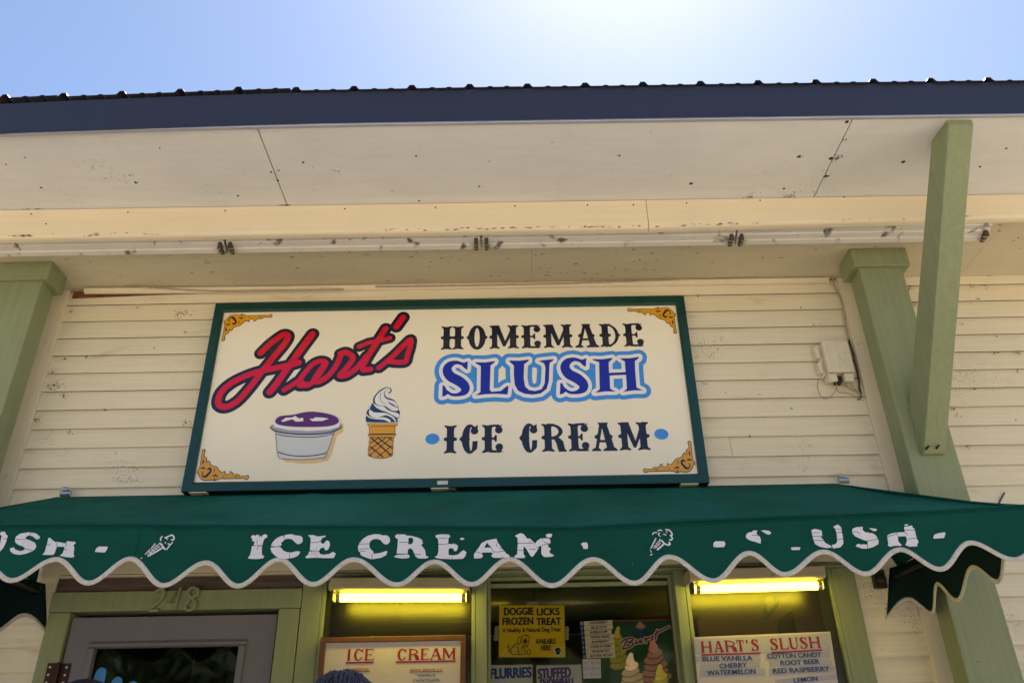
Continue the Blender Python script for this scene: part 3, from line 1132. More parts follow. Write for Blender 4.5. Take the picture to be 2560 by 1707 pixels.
for p, rd_, n_ in (((370, 880), .020, 70), ((345, 800), .012, 25), ((1245, 385), .022, 55), ((1265, 520), .008, 10), ((612, 810), .010, 16), ((440, 820), .006, 8), ((430, 945), .010, 14), ((1280, 1140), .016, 22),
                   ((460, 1200), .006, 10), ((455, 1335), .006, 12), ((785, 1340), .006, 8), ((250, 1110), .010, 26), ((480, 375), .006, 10), ((430, 700), .006, 10), ((930, 345), .004, 6), ((1050, 625), .003, 5), ((710, 1045), .003, 5), ((580, 682), .004, 8), ((1860, 900), .004, 6), ((415, 590), .006, 12)):
    patch(p, rd_, n_, c4)
for p, rd_, n_ in (((150, 590), .008, 9), ((170, 862), .006, 9), ((820, 350), .004, 6), ((915, 470), .004, 6), ((760, 1040), .005, 5), ((130, 268), .006, 8), ((440, 162), .006, 8), ((1330, 950), .008, 8), ((475, 1225), .003, 4), ((1230, 970), .006, 10)):
    patch(p, rd_, n_, c5)
for p, rd_, n_ in (((1985, 210), .010, 14), ((2090, 210), .008, 12), ((2040, 297), .006, 12), ((1930, 460), .006, 8), ((2160, 550), .004, 8), ((2150, 660), .008, 10), ((2300, 662), .012, 16), ((2300, 785), .006, 8), ((2005, 912), .004, 5), ((1880, 1042), .006, 14), ((1895, 1085), .008, 8), ((1970, 1298), .008, 8), ((2300, 1120), .003, 3), ((1560, 220), .012, 24), ((1600, 330), .016, 40)):
    patch(p, rd_, n_, c5, y=-.020)


def chip(p, c, zpl, L, w):
    q = ray(*c(p))
    t = (zpl - ZC) / q.z
    fleck((q.x * t, -D + q.y * t, zpl - .0006), (1, 0, 0), (0, 1, 0), w, L / w)


for p, L in (((1415, 1300), .020), ((1450, 1367), .022), ((1330, 1340), .006), ((1410, 1388), .004), ((1995, 1265), .016), ((2030, 1340), .014), ((1310, 1370), .010), ((615, 1298), .006), ((1230, 1312), .004)):
    chip(p, cT1, Z_LOW, L, .0045)
for p, L in (((1610, 1310), .020), ((2130, 1235), .014), ((2045, 1280), .012), ((2010, 1293), .010), ((1435, 1340), .008), ((1420, 1367), .010), ((1405, 1385), .010), ((1505, 1374), .014), ((1550, 1374), .008), ((1668, 1373), .014), ((1760, 1378), .010), ((2080, 1342), .012), ((2145, 1352), .010), ((1960, 1353), .006), ((1880, 1338), .008), ((1380, 1245), .018), ((485, 1262), .016),
             ((520, 1235), .012), ((690, 1270), .012), ((820, 1280), .010), ((625, 1296), .008), ((330, 1427), .014), ((1030, 1395), .010), ((1085, 1392), .008), ((1335, 1252), .007), ((1720, 1408), .012), ((2160, 1284), .008)):
    chip(p, cT2, Z_LOW, L, .0040)
for p, L in (((118, 1235), .012), ((60, 1195), .006), ((2180, 1085), .012), ((2280, 1150), .014), ((2310, 1133), .010), ((2185, 1045), .012)):
    chip(p, c3, Z_LOW, L, .0040)
for p, n_, r_, c in (((1080, 585), 60, .012, c3), ((815, 578), 24, .008, c3), ((480, 852), 40, .014, c3), ((750, 850), 60, .018, c3), ((1000, 712), 30, .010, c3), ((1115, 465), 14, .006, c3), ((930, 825), 10, .010, c3), ((1957, 935), 60, .012, cT1), ((925, 757), 14, .006, cT1), ((700, 690), 40, .05, cT1), ((650, 630), 20, .03, cT1), ((2290, 680), 16, .012, cT1), ((870, 708), 10, .01, cT1), ((285, 958), 24, .010, cT1), ((213, 965), 20, .008, cT1)):
    q = ray(*c(p))
    t = (Z_EAVE - ZC) / q.z
    for _ in range(n_):
        fleck((q.x * t + rf_.gauss(0, r_), min(-.585, -D + q.y * t + rf_.gauss(0, r_)), Z_EAVE - .0007), (1, 0, 0), (0, 1, 0), rf_.uniform(.0010, .0038))
fl_ = fl_.build('grime_flecks', 'grime', bld)
fl_['kind'] = 'stuff'

# ------------------------------------------------------------------ door
B('door_header', 'green', bld, DOOR_L, DOOR_R, -.034, .10, Z(.722), Z(.805), bevel=.003)
B('door_head_board', 'dark_board', bld, DOOR_L, WIN_L, -.012, .10, Z(.807), Z_HEAD - .002)
B('door_casing', 'green', bld, DOOR_L + .002, -1.905, -.030, .10, .1, Z(.720), bevel=.003)
B('door_casing', 'green', bld, -1.008, DOOR_R - .002, -.030, .10, .1, Z(.720), bevel=.003)
dr = MB()
DX0, DX1, DT = -1.897, -1.016, Z(.700)
GX0, GX1, GT = -1.772, -1.163, Z(.575)
GB = .95
dr.box(DX0, GX0, -.012, .03, FLOOR + .01, DT).box(GX1, DX1, -.012, .03, FLOOR + .01, DT).box(GX0 + .0001, GX1 - .0001, -.0119, .03, GT, DT - .0002).box(GX0 + .0001, GX1 - .0001, -.0119, .03, FLOOR + .0102, GB)
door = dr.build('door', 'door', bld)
for a, b, c, d in ((GX0 - .03, GX1 + .03, GT, GT + .028), (GX0 - .03, GX1 + .03, GB - .028, GB)):
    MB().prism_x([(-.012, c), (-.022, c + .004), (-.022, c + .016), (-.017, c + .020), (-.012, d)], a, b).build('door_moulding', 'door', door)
for a in (GX0 - .028, GX1):
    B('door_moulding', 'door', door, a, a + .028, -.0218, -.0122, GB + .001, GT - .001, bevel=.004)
B('door_pane', 'doorglass', door, GX0 + .001, GX1 - .001, .006, .010, GB + .001, GT - .001)
hg = MB().box(-1.945, -1.905, -.036, -.031, Z(.425), Z(.515)).box(-1.897, -1.858, -.018, -.0125, Z(.425), Z(.515))
hg.tube([(-1.901, -.030, Z(.422)), (-1.901, -.030, Z(.518))], .007, 8)
hinge = hg.build('hinge', 'rust', door)
for z in (.440, .470, .500):
    for x, y in ((-1.932, -.0375), (-1.872, -.0195)):
        MB().ball((x, y, Z(z)), (.0055, .002, .0055), 8, 4).build('screw', 'screw', hinge)
# blue rounded decal shapes on the door glass
for (px, top, wd) in ((553, 810, 45), (695, 893, 45), (832, 932, 50)):
    x, z = U(d6((px, top)), .004)
    r = wd * .28061 / 560 * 1.0
    f = Fig().stroke([(x, z - r), (x - .012, z - .16)], [r, r * 1.5])
    flat('blue_decal', f.loops(0, .002), .0045, 'blueglove', door)
# house number: raised metal numerals, painted over
nb = [[(1035, 140), (1070, 112), (1100, 120), (1105, 160), (1060, 225), (975, 298), (1060, 298)],
      [(1200, 300), (1255, 105), (1140, 240), (1225, 240)],
      [(1370, 100), (1410, 120), (1400, 165), (1350, 190), (1310, 240), (1300, 285), (1340, 300), (1375, 270), (1385, 225), (1345, 190), (1325, 150), (1340, 110), (1370, 100)]]
for pts in nb:
    q = [U(d6(p), -.04) for p in pts]
    q = q if len(pts) == 4 else spline(q, 4)
    MB().tube([(a, -.042, b) for a, b in q], .0075, 8).build('house_number', 'green', bld)

# ------------------------------------------------------------------ windows: three bays
BAY = ((-.828, -.160), (-.112, .708), (.752, 1.40))
HB = Z(.853)       # underside of the head board
B('window_header', 'green', bld, WIN_L, WIN_R, -.036, .16, HB, Z_HEAD - .002, bevel=.002)
B('window_casing', 'green', bld, WIN_L - .065 + .002, BAY[0][0], -.032, .18, 1.0, HB - .001, bevel=.003)
B('mullion', 'green', bld, BAY[0][1], BAY[1][0], -.030, .18, 1.0, HB - .001, bevel=.003)
B('mullion', 'green', bld, BAY[1][1], BAY[2][0], -.030, .18, 1.0, HB - .001, bevel=.003)
B('window_casing', 'green', bld, BAY[2][1], WIN_R, -.032, .18, 1.0, HB - .001, bevel=.003)
B('window_sill', 'green', bld, WIN_L - .06, WIN_R, -.09, .18, .96, 1.0, bevel=.004)
# sashes and panes
for i, (a, b) in enumerate(BAY):
    yg = .05 if i == 1 else -.012
    w_ = .014 if i == 1 else .016
    sm = MB()
    a1, b1_ = a + .001, b - .001
    zt, zo = HB - .002, 1.001
    sm.box(a1, a1 + w_, yg - .02, yg + .014, zo, zt).box(b1_ - w_, b1_, yg - .02, yg + .014, zo, zt)
    sm.box(a1 + w_ + .0002, b1_ - w_ - .0002, yg - .0198, yg + .0138, zt - w_ * 1.0, zt - .0002).box(a1 + w_ + .0002, b1_ - w_ - .0002, yg - .0198, yg + .0138, zo + .0002, zo + w_)
    if i == 1:
        sm.box(a1 + w_ + .0004, b1_ - w_ - .0004, yg - .008, yg + .012, zt - w_ - .030, zt - w_ - .012)
    sash = sm.build('window_sash', 'green', bld, bevel=.0015)
    B('window_pane', 'glass' if i == 1 else 'dirtyglass', sash, a1 + w_ - .002, b1_ - w_ + .002, yg - .002, yg + .002, zo + w_ - .002, zt - w_ + .002)

# room behind the glass
RY = 2.6
B('room_ceiling', 'inwall', bld, -2.3, 2.2, .125, RY, Z(1.02), Z(1.05))
B('room_back_wall', 'inwall', bld, -2.3, 2.2, RY, RY + .05, .1, Z(1.02) - .002)
B('room_side_wall', 'inwall', bld, -2.35, -2.302, .125, RY, .1, Z(1.02) - .002)
B('room_side_wall', 'inwall', bld, 2.202, 2.25, .125, RY, .1, Z(1.02) - .002)
B('room_floor', 'inwall', bld, -2.3, 2.2, .125, RY, .06, .098)
B('room_partition', 'inwall', bld, .93, 2.19, .62, .66, .1, Z(1.02) - .003)
# duct running across the middle of the room
du = MB()
du.tube([(-.55, .50, Z(.83)), (.92, .50, Z(.83))], .085, 20)
du.tube([(.10, .50, Z(.83)), (.115, .50, Z(.83))], .090, 20)
du.build('ceiling_duct', 'duct', bld, smooth=True)
B('ceiling_beam', 'duct', bld, -.50, .92, .30, .42, Z(.90), Z(1.015))
# dark angle bracket on the partition in the right bay
x, z = U(w5((1110, 640)), .60)
bk = MB().box(x - .05, x - .03, .60, .615, z - .04, z + .05)
bk.prism_y([(x - .05, z - .05), (x - .03, z - .06), (x + .035, z + .0), (x + .035, z + .05), (x + .02, z + .05), (x + .02, z + .01)], .602, .617)
bk.build('shelf_bracket', 'steel', bld)
x, z = U(w5((1270, 850)), .60)
MB().prism_y([(x - .045, z - .09), (x + .045, z - .09), (x + .04, z + .06), (x - .035, z + .02)], .59, .617).build('shelf_bracket', 'steel', bld)
# dark stud fixed to the wall right of the awning
x, z = U((2507, 1251), -.03)
x2, z2 = U((2492, 1268), -.03)
MB().tube([U((2494.5, 1263), -.02)[:1] + (-.02,) + U((2494.5, 1263), -.02)[1:], U((2511, 1231), -.03)[:1] + (-.03,) + U((2511, 1231), -.03)[1:]], .004, 8).build('wall_rod', 'pipe', bld)

# ================================================================== sign
sx0, sz1 = U((540.5, 763.1), -.08)
SX0 = (U((540.5, 763.1), -.085)[0] + U((450, 1227.5), -.085)[0]) / 2
SX1 = (U((1708, 735.6), -.085)[0] + U((1775.5, 1205.8), -.085)[0]) / 2
SZ0 = (U((450, 1227.5), -.085)[1] + U((1775.5, 1205.8), -.085)[1]) / 2
SZ1 = (U((540.5, 763.1), -.085)[1] + U((1708, 735.6), -.085)[1]) / 2
sign = thing('hanging_shop_sign', 'wide cream sign in green frame with red script, blue lettering and cone pictures', 'sign', ((SX0 + SX1) / 2, -.085, SZ0))
FW = .045
SY = -.066                                  # face of the panel
B('sign_panel', 'panel', sign, SX0 + FW - .01, SX1 - FW + .01, SY, -.03, SZ0 + FW - .01, SZ1 - FW + .01)
fp = [(-.085, 0), (-.085, FW - .008), (-.078, FW), (-.062, FW), (-.024, FW * .6), (-.024, 0)]


def rail(p0, p1, nrm):
    """mitred frame length: p0->p1 along the outer edge (x, z), nrm = inward direction"""
    m = MB()
    d = Vector((p1[0] - p0[0], p1[1] - p0[1])).normalized()
    for (x, z), s in ((p0, 1), (p1, -1)):
        for y, q in fp:
            m.v.append((x + nrm[0] * q + d.x * q * s, y, z + nrm[1] * q + d.y * q * s))
    k = len(fp)
    m.f = [(i, (i + 1) % k, k + (i + 1) % k, k + i) for i in range(k)] + [tuple(range(k - 1, -1, -1)), tuple(range(k, 2 * k))]
    return m.build('frame_rail', 'frame', sign)


rail((SX0, SZ0), (SX1, SZ0), (0, 1))
rail((SX1, SZ1), (SX0, SZ1), (0, -1))
rail((SX0, SZ1), (SX0, SZ0), (1, 0))
rail((SX1, SZ0), (SX1, SZ1), (-1, 0))
x, z = U(cB((200, 1465)), -.087)
B('maker_sticker', 'sticker', sign, x - .024, x + .024, -.0868, -.0858, z - .009, z + .009)
for p in (cA((170, 1530)), cB((180, 1507)), cB((2060, 1464))):
    x, z = U(p, -.07)
    B('sign_bracket', 'trim', sign, x - .04, x + .04, -.080, -.028, SZ0 - .006, SZ0 - .001)
Y1, Y2, Y3, Y4, Y5 = [SY - .0012 * (i + 1) for i in range(5)]
A = lambda *p: [U(cA(q), Y1) for q in p]
Bq = lambda *p: [U(cB(q), Y1) for q in p]
RA = .33171 * .00196                        # metres per pixel of the enlarged crops

# red script
HS = [  # (points, radius in crop px)
    (spline([(640, 490), (700, 430), (770, 375), (815, 350), (845, 368), (815, 425), (735, 520), (640, 640), (560, 745), (470, 845), (390, 893), (335, 888), (318, 850), (345, 780), (420, 715), (520, 665), (620, 630), (740, 605), (860, 580), (925, 562)]), 24),
    ([(1028, 348), (930, 480), (830, 620), (760, 720), (708, 782)], 26),
    (spline([(815, 768), (870, 735), (930, 700), (985, 735), (1050, 690), (1120, 590), (1128, 560), (1085, 550), (1030, 575), (975, 635), (930, 700), (935, 735), (985, 725)]), 20),
    (spline([(1120, 575), (1065, 650), (1040, 700), (1080, 705), (1150, 660), (1210, 580), (1245, 500)]), 21),
    (spline([(1240, 495), (1280, 485), (1328, 515), (1325, 550), (1270, 620), (1235, 660), (1290, 655), (1370, 595), (1440, 510)]), 22),
    ([(1580, 305), (1520, 400), (1450, 510), (1405, 590), (1412, 618), (1465, 612)], 22),
    ([(1380, 442), (1450, 412), (1530, 398), (1612, 377)], 17),
    (spline([(1530, 600), (1580, 560), (1660, 490), (1720, 430), (1768, 388), (1765, 440), (1745, 505), (1728, 555), (1660, 560), (1605, 552)]), 20),
    ([(1712, 222), (1662, 292)], 24)]
script = Fig()
for pts, r in HS:
    script.stroke([U(cA(q), Y1) for q in pts], r * RA * 1.02)
flat('script_outline', script.loops(28 * RA, .002), Y1, 'ink', sign)
flat('script_lettering', script.loops(0, .002), Y2, 'red', sign)


def line_spans(c, xs, y0, y1):
    """letter extents from crop pixels along the baseline y0(x)"""
    return [(U(c((a, y0(a))), Y1)[0], U(c((b, y0(b))), Y1)[0]) for a, b in xs]


hb = lambda x: 470 - (x - 187) * .0225
ht = lambda x: 293 - (x - 190) * .0225
sp = line_spans(cB, [(187, 357), (380, 540), (555, 775), (798, 943), (965, 1182), (1202, 1378), (1392, 1546), (1572, 1720)], hb, ht)
word_letters('HOMEMADE', sp, U(cB((950, hb(950))), Y1)[1], U(cB((950, ht(950))), Y1)[1], Y1, 'ink', sign, 't')
ib = lambda x: 1250 - (x - 208) * .0205
it = lambda x: 1036 - (x - 208) * .0205
sp = line_spans(cB, [(208, 305), (325, 470), (498, 656), (780, 922), (953, 1132), (1155, 1310), (1328, 1516), (1537, 1770)], ib, it)
word_letters('ICECREAM', sp, U(cB((950, ib(950))), Y1)[1], U(cB((950, it(950))), Y1)[1], Y1, 'ink', sign, 't')
for p in ((124, 1136), (1850, 1100)):
    x, z = U(cB(p), Y1)
    f = Fig().poly([(x + .0335 * math.cos(t * .2618), z + .0275 * math.sin(t * .2618)) for t in range(24)])
    flat('blue_dot', f.loops(0, .0015), Y1, 'sky', sign)


def s_shape(ox, oy, sc):
    q = lambda p: (ox + (p[0] - 198) * sc, oy + (p[1] - 553) * sc)
    f = Fig()
    sp_ = spline([(352, 574, 13), (300, 562, 17), (252, 582, 30), (235, 622, 37), (262, 668, 42), (325, 702, 43), (368, 742, 38), (366, 780, 30), (322, 803, 16), (268, 803, 12), (228, 775, 10)], 4)
    f.stroke([U(cB(q((a, b))), Y1) for a, b, r in sp_], [r * RA * .93 * sc for a, b, r in sp_])
    f.poly([U(cB(q(p)), Y1) for p in ((391, 553), (387, 618), (366, 605), (338, 578), (355, 566))])
    f.poly([U(cB(q(p)), Y1) for p in ((201, 735), (215, 737), (245, 795), (222, 812), (198, 820))])
    return f


SL_ = [s_shape(198, 553, 1.0),
       Fig().poly(Bq((447, 560), (520, 562), (595, 551), (592, 562), (562, 585), (556, 768), (570, 783), (640, 776), (682, 742), (698, 738), (690, 803), (600, 797), (520, 801), (450, 810), (486, 785), (489, 590), (447, 566))),
       Fig().poly(Bq((703, 547), (780, 549), (850, 540), (848, 552), (815, 575), (812, 680), (822, 742), (852, 770), (900, 777), (948, 763), (970, 720), (976, 600), (965, 568), (925, 550), (960, 545), (1038, 537), (1036, 546), (1008, 565), (1005, 600), (1002, 700), (985, 760), (940, 795), (880, 804), (820, 798), (770, 775), (745, 730), (738, 660), (738, 585), (703, 554))),
       s_shape(1085, 529, 1.03),
       Fig().poly(Bq((1330, 536), (1400, 538), (1480, 527), (1478, 538), (1452, 560), (1455, 640), (1580, 635), (1574, 555), (1535, 531), (1610, 530), (1680, 519), (1678, 532), (1650, 550), (1652, 620), (1662, 750), (1710, 772), (1640, 772), (1560, 783), (1590, 760), (1583, 655), (1460, 660), (1463, 760), (1505, 780), (1430, 780), (1350, 789), (1385, 765), (1380, 560), (1330, 542)))]
allS = Fig()
for f in SL_:
    allS.ops += f.ops
flat('lettering_backing', allS.loops(.0405, .0025), Y1, 'sky', sign)
flat('lettering_outline', allS.loops(.0185, .002), Y2, 'white', sign)
for f in SL_:
    flat('letter', f.loops(0, .0016), Y3, 'blue', sign)

# tub of slush
flat('tub_shadow', Fig().poly(A((1238, 1012), (1265, 1030), (1257, 1085), (1215, 1110), (1168, 1265), (1142, 1300), (1050, 1319), (950, 1323), (825, 1308), (790, 1280), (1130, 1255), (1192, 1078))).loops(0, .002), Y1, 'peach', sign)
flat('tub_body', Fig().poly(A((752, 1072), (850, 1092), (1000, 1100), (1100, 1094), (1197, 1072), (1132, 1258), (1100, 1280), (950, 1293), (830, 1287), (770, 1265))).loops(0, .002), Y2, 'cup', sign)
ln = Fig()
for pts, r in (([(758, 1100), (850, 1117), (1000, 1124), (1100, 1117), (1188, 1097)], 3.2), ([(772, 1236), (850, 1259), (960, 1267), (1080, 1256), (1132, 1240)], 3.6),
               ([(752, 1075), (770, 1265), (830, 1287), (950, 1293), (1100, 1280), (1132, 1258), (1197, 1072)], 1.8)):
    ln.stroke([U(cA(p), Y1) for p in spline(pts, 4)], r * RA)
flat('tub_lines', ln.loops(0, .001), Y3, 'navy', sign)
rim = [(728, 1048), (760, 1068), (850, 1084), (1000, 1091), (1150, 1080), (1232, 1048)]
flat('tub_rim_shade', Fig().stroke([U(cA(p), Y1) for p in spline(rim, 4)], 17 * RA).loops(0, .0015), Y3, 'navy', sign)
flat('tub_rim_band', Fig().stroke([U(cA((p[0], p[1] - 3)), Y1) for p in spline(rim, 4)], 11 * RA).loops(0, .0015), Y4, 'lav', sign)
flat('tub_rim', Fig().poly(A((732, 1020), (745, 992), (1225, 985), (1242, 1012), (1232, 1046), (1150, 1070), (1000, 1079), (850, 1072), (745, 1050))).loops(0, .0015), Y4 - .0006, 'white', sign)
flat('slush_heap', Fig().poly([U(cA(p), Y1) for p in cspline([(750, 1003), (785, 968), (880, 958), (960, 940), (1030, 934), (1120, 944), (1190, 963), (1226, 990), (1220, 1022), (1150, 1044), (1000, 1050), (850, 1045), (770, 1030)], 3)]).loops(0, .0015), Y5 - .0008, 'purple', sign)
for pts in (((795, 1005), (830, 980), (880, 978), (900, 966), (930, 986), (960, 980), (963, 1006), (905, 1010), (880, 992), (808, 1012)), ((1008, 990), (1040, 987), (1050, 977), (1110, 980), (1154, 987), (1105, 1005), (1030, 1006))):
    flat('ice_chip', Fig().poly(A(*pts)).loops(0, .0012), Y5 - .002, 'white', sign)

# cone
CI = lambda pts: [U(cI(p), Y1) for p in pts]
flat('soft_serve_shade', Fig().poly(CI(cspline([(155, 785), (112, 745), (105, 700), (125, 650), (120, 600), (140, 560), (165, 535), (157, 490), (200, 440), (245, 420), (245, 350), (290, 270), (370, 190), (450, 142), (520, 130), (580, 160), (591, 200), (562, 242), (520, 237), (548, 212), (535, 188), (500, 182), (465, 212), (462, 265), (505, 322), (590, 347), (650, 382), (690, 440), (715, 500), (725, 550), (745, 600), (740, 650), (735, 690), (690, 740), (682, 783)], 3))).loops(0, .001), Y1, 'navy', sign)
for pts in ([(278, 390), (288, 320), (350, 240), (430, 180), (500, 146), (555, 163), (572, 195), (555, 225), (535, 228), (547, 200), (500, 180), (455, 215), (448, 260), (470, 330), (540, 368), (620, 388), (672, 425), (705, 492), (680, 495), (600, 440), (510, 402), (600, 475), (700, 518), (720, 545), (690, 575), (600, 568), (540, 530), (470, 485), (350, 472), (300, 440)],
            [(248, 430), (330, 480), (440, 490), (510, 550), (600, 590), (690, 610), (735, 650), (728, 690), (690, 700), (600, 648), (500, 598), (380, 556), (290, 500)],
            [(165, 600), (190, 555), (250, 597), (340, 607), (450, 610), (560, 645), (630, 695), (672, 755), (660, 780), (630, 740), (570, 688), (490, 655), (400, 678), (330, 700), (240, 695), (190, 660)],
            [(122, 630), (180, 680), (260, 705), (340, 700), (450, 695), (540, 725), (577, 770), (540, 782), (450, 742), (330, 732), (220, 718), (150, 690)],
            [(160, 525), (172, 470), (240, 425), (200, 480), (188, 530), (175, 548)]):
    flat('soft_serve_ribbon', Fig().poly(CI(cspline(pts, 3))).loops(0, .001), Y2, 'white', sign)
swl = Fig().stroke(CI(spline([(390, 240), (375, 330), (400, 400), (470, 450)], 4)), [.0010]*13)
flat('soft_serve_line', swl.loops(0, .0006), Y3, 'navy', sign)
cn = Fig().poly(CI([(128, 803), (702, 801), (700, 835), (662, 865), (657, 980), (680, 1018), (640, 1060), (625, 1100), (632, 1140), (615, 1190), (628, 1240), (610, 1300), (618, 1370), (600, 1420), (500, 1455), (380, 1467), (250, 1450), (170, 1420), (143, 1390), (155, 1330), (145, 1280), (165, 1220), (165, 1150), (178, 1070), (143, 1030), (170, 980), (165, 870)]))
flat('cone_outline', cn.loops(0, .001), Y1, 'ink', sign)
flat('cone_cup', cn.loops(-.0024, .001), Y2, 'gold', sign)
wl = Fig()
RI = .13393 * .00196
for pts, r in (([(185, 1015), (640, 1008)], 12), ([(195, 865), (650, 858)], 5), ([(205, 1072), (605, 1068)], 6), ([(205, 1075), (580, 1400)], 12), ([(330, 1075), (600, 1272)], 11), ([(190, 1240), (430, 1432)], 11),
               ([(520, 1075), (605, 1130)], 8), ([(350, 1075), (190, 1185)], 8), ([(480, 1075), (180, 1300)], 8), ([(605, 1070), (185, 1400)], 7), ([(600, 1220), (330, 1432)], 8), ([(590, 1372), (535, 1412)], 8), ([(175, 1385), (212, 1412)], 8)):
    wl.stroke(CI(pts), r * RI)
flat('cone_lattice', wl.loops(0, .0009), Y3, 'ink', sign)

# gilt corner scrolls: traced once, mirrored into the other corners
CO = lambda pts: [U(cO(p), Y1) for p in pts]
orn = CO([(213, 1080), (225, 1125), (275, 1142), (340, 1120), (362, 1060), (350, 1010), (375, 885), (440, 870), (510, 800), (535, 700), (570, 742), (625, 725), (680, 660), (700, 615), (820, 565), (920, 550), (1000, 490), (1100, 400), (1190, 348), (1250, 362), (1290, 405), (1320, 325), (1380, 272), (1460, 290), (1492, 330), (1440, 382), (1540, 355), (1610, 300), (1640, 262), (1760, 277), (1830, 250), (1890, 207), (2060, 207), (2120, 230), (2190, 200), (2217, 140), (2185, 85), (2120, 73), (2060, 105), (1180, 130), (1100, 95), (1020, 68), (930, 105), (700, 85), (560, 120), (440, 220), (360, 330), (300, 345), (305, 420), (340, 500), (240, 1010)])
RO = .06378 * .00205
dk = [(CO(spline([(525, 375), (508, 320), (555, 245), (640, 218), (700, 245), (735, 305), (782, 360), (772, 430), (705, 482), (655, 442)], 3)), [r * RO for r in np.interp(np.linspace(0, 9, 28), range(10), [18, 14, 22, 38, 45, 42, 34, 34, 36, 20])]),
      (CO([(400, 485), (480, 500), (570, 488)]), [10 * RO, 36 * RO, 12 * RO]), (CO([(885, 225), (990, 255), (1110, 205)]), [8 * RO, 34 * RO, 8 * RO]), (CO([(412, 620), (405, 700), (388, 775)]), [10 * RO, 28 * RO, 10 * RO]),
      (CO([(1010, 110), (1000, 165)]), [22 * RO, 14 * RO]), (CO([(915, 360), (910, 420), (875, 465)]), 10 * RO), (CO([(1280, 195), (1282, 205)]), 18 * RO), (CO([(1700, 185), (1780, 190)]), 14 * RO)]
MX, MZ = (SX0 + SX1) / 2, (SZ0 + SZ1) / 2
for fx_ in (0, 1):
    for fz_ in (0, 1):
        T = lambda q: [((2 * MX - a) if fx_ else a, (2 * MZ - b) if fz_ else b) for a, b in q]
        f = Fig().poly(T(orn))
        flat('scroll_outline', f.loops(0, .0012), Y1, 'ink', sign)
        flat('scroll_gilding', f.loops(-.0032, .0012), Y2, 'gold', sign)
        f2 = Fig()
        for pts, r in dk:
            f2.stroke(T(pts), r)
        flat('scroll_shading', f2.loops(0, .001), Y3, 'ink', sign)

# ================================================================== awning
AP = -.90                                   # plane of the valance
awn = thing('scalloped_awning', 'green canvas awning with white-edged scallops and peeling white lettering', 'awning', (-.3, -.03, Z(1.2)))
AXL, AXR = -2.12, 1.80
TXL, TXR = -2.095, 1.503
ZTOP = Z(1.236)


def zseam(x):
    """sagging front edge from the photo"""
    P = [(-2.2, .850), (-1.765, .845), (-1.309, .836), (-.686, .822), (-.183, .810), (.219, .800), (.613, .816), (1.009, .826), (1.464, .836), (1.722, .848), (1.9, .856)]
    return ZC + float(np.interp(x, [p[0] for p in P], [p[1] for p in P]))


def billow(x, z):
    return (.009 * math.sin(x * 5.3 + .8) + .005 * math.sin(x * 17.3 + 2 * math.sin(x * 3))) * min(1.0, max(0, (zseam(x) - z) / .12)) + .003 * math.sin(x * 13 + z * 9) * min(1.0, max(0, (zseam(x) - z) / .05))


tips = [(100, 760, b1), (605, 770, b1), (1115, 785, b1), (1620, 785, b1), (2145, 783, b1), (585, 787, b2), (1095, 780, b2), (1645, 782, b2), (2210, 770, b2), (450, 677, b3), (880, 642, b3), (1390, 629, b3), (1840, 604, b3), (2300, 546, b3)]
crest = [(390, 612, b1), (890, 605, b1), (1400, 626, b1), (1905, 610, b1), (285, 612, b2), (840, 627, b2), (1350, 605, b2), (1925, 606, b2), (175, 533, b3), (665, 511, b3), (1130, 499, b3), (1600, 481, b3), (2030, 441, b3)]
ex_ = sorted([U(c((a, b)), AP) for a, b, c in tips] + [U(c((a, b)), AP) for a, b, c in crest])
ex_ = [(ex_[0][0] - .255, ex_[0][1]), (ex_[0][0] - .128, ex_[1][1])] + ex_ + [(AXR + .01, ex_[-1][1] + .06)]
ex_ = [(AXL - .02, ex_[0][1] + .05)] + ex_ if ex_[0][0] > AXL else ex_


def zlow(x):
    for (xa, za), (xb, zb_) in zip(ex_[:-1], ex_[1:]):
        if xa <= x <= xb:
            u = (x - xa) / (xb - xa)
            return za + (zb_ - za) * (.5 - .5 * math.cos(math.pi * u))
    return ex_[-1][1] if x > ex_[-1][0] else ex_[0][1]


def sheet(name, rows, mat, parent, thick=.0016, smooth=True):
    m = MB()
    nx = len(rows[0])
    for r in rows:
        m.v += [tuple(p) for p in r]
    for j in range(len(rows) - 1):
        for i in range(nx - 1):
            a = j * nx + i
            m.f.append((a, a + 1, a + nx + 1, a + nx))
    o = m.build(name, mat, parent, smooth=smooth)
    s = o.modifiers.new('thickness', 'SOLIDIFY')
    s.thickness = thick
    s.offset = 0
    return o


NX = 330
rows = []
for j in range(15):
    v = j / 14
    r = []
    for i in range(NX + 1):
        u = i / NX
        xt = TXL + (TXR - TXL) * u
        xf = AXL + (AXR - AXL) * u
        x = xt + (xf - xt) * v
        z = ZTOP + (zseam(xf) - ZTOP) * v
        y = -.03 + (AP + .03) * v
        w_ = math.sin(math.pi * v)
        z += w_ * (-.014 + .006 * math.sin(x * 3.1 + 1) + .003 * math.sin(x * 11 + v * 5) + .0035 * math.sin(6 * (x + .9 * v)))
        for rx in (-.9, .3):
            z += w_ * .024 * math.exp(-((x - rx) / .05) ** 2)
        for (ca, cb_, cw, ch_) in ((.15, -.9, .05, .018), (.75, .6, .04, .014), (-1.45, .5, .05, .014), (-.35, -.7, .03, .012), (1.15, -.4, .05, .014), (-1.1, -.5, .025, .010), (.5, .9, .02, .009), (1.3, .7, .03, .010)):
            z += w_ * ch_ * math.exp(-((x - ca - cb_ * (v - .5)) / cw) ** 2)
        z += .006 * w_ * math.sin(23 * x + 6 * math.sin(2.1 * x)) * v * v
        r.append((x, y, z))
    rows.append(r)
sheet('awning_top', rows, 'awning_skylit', awn)
rows = []
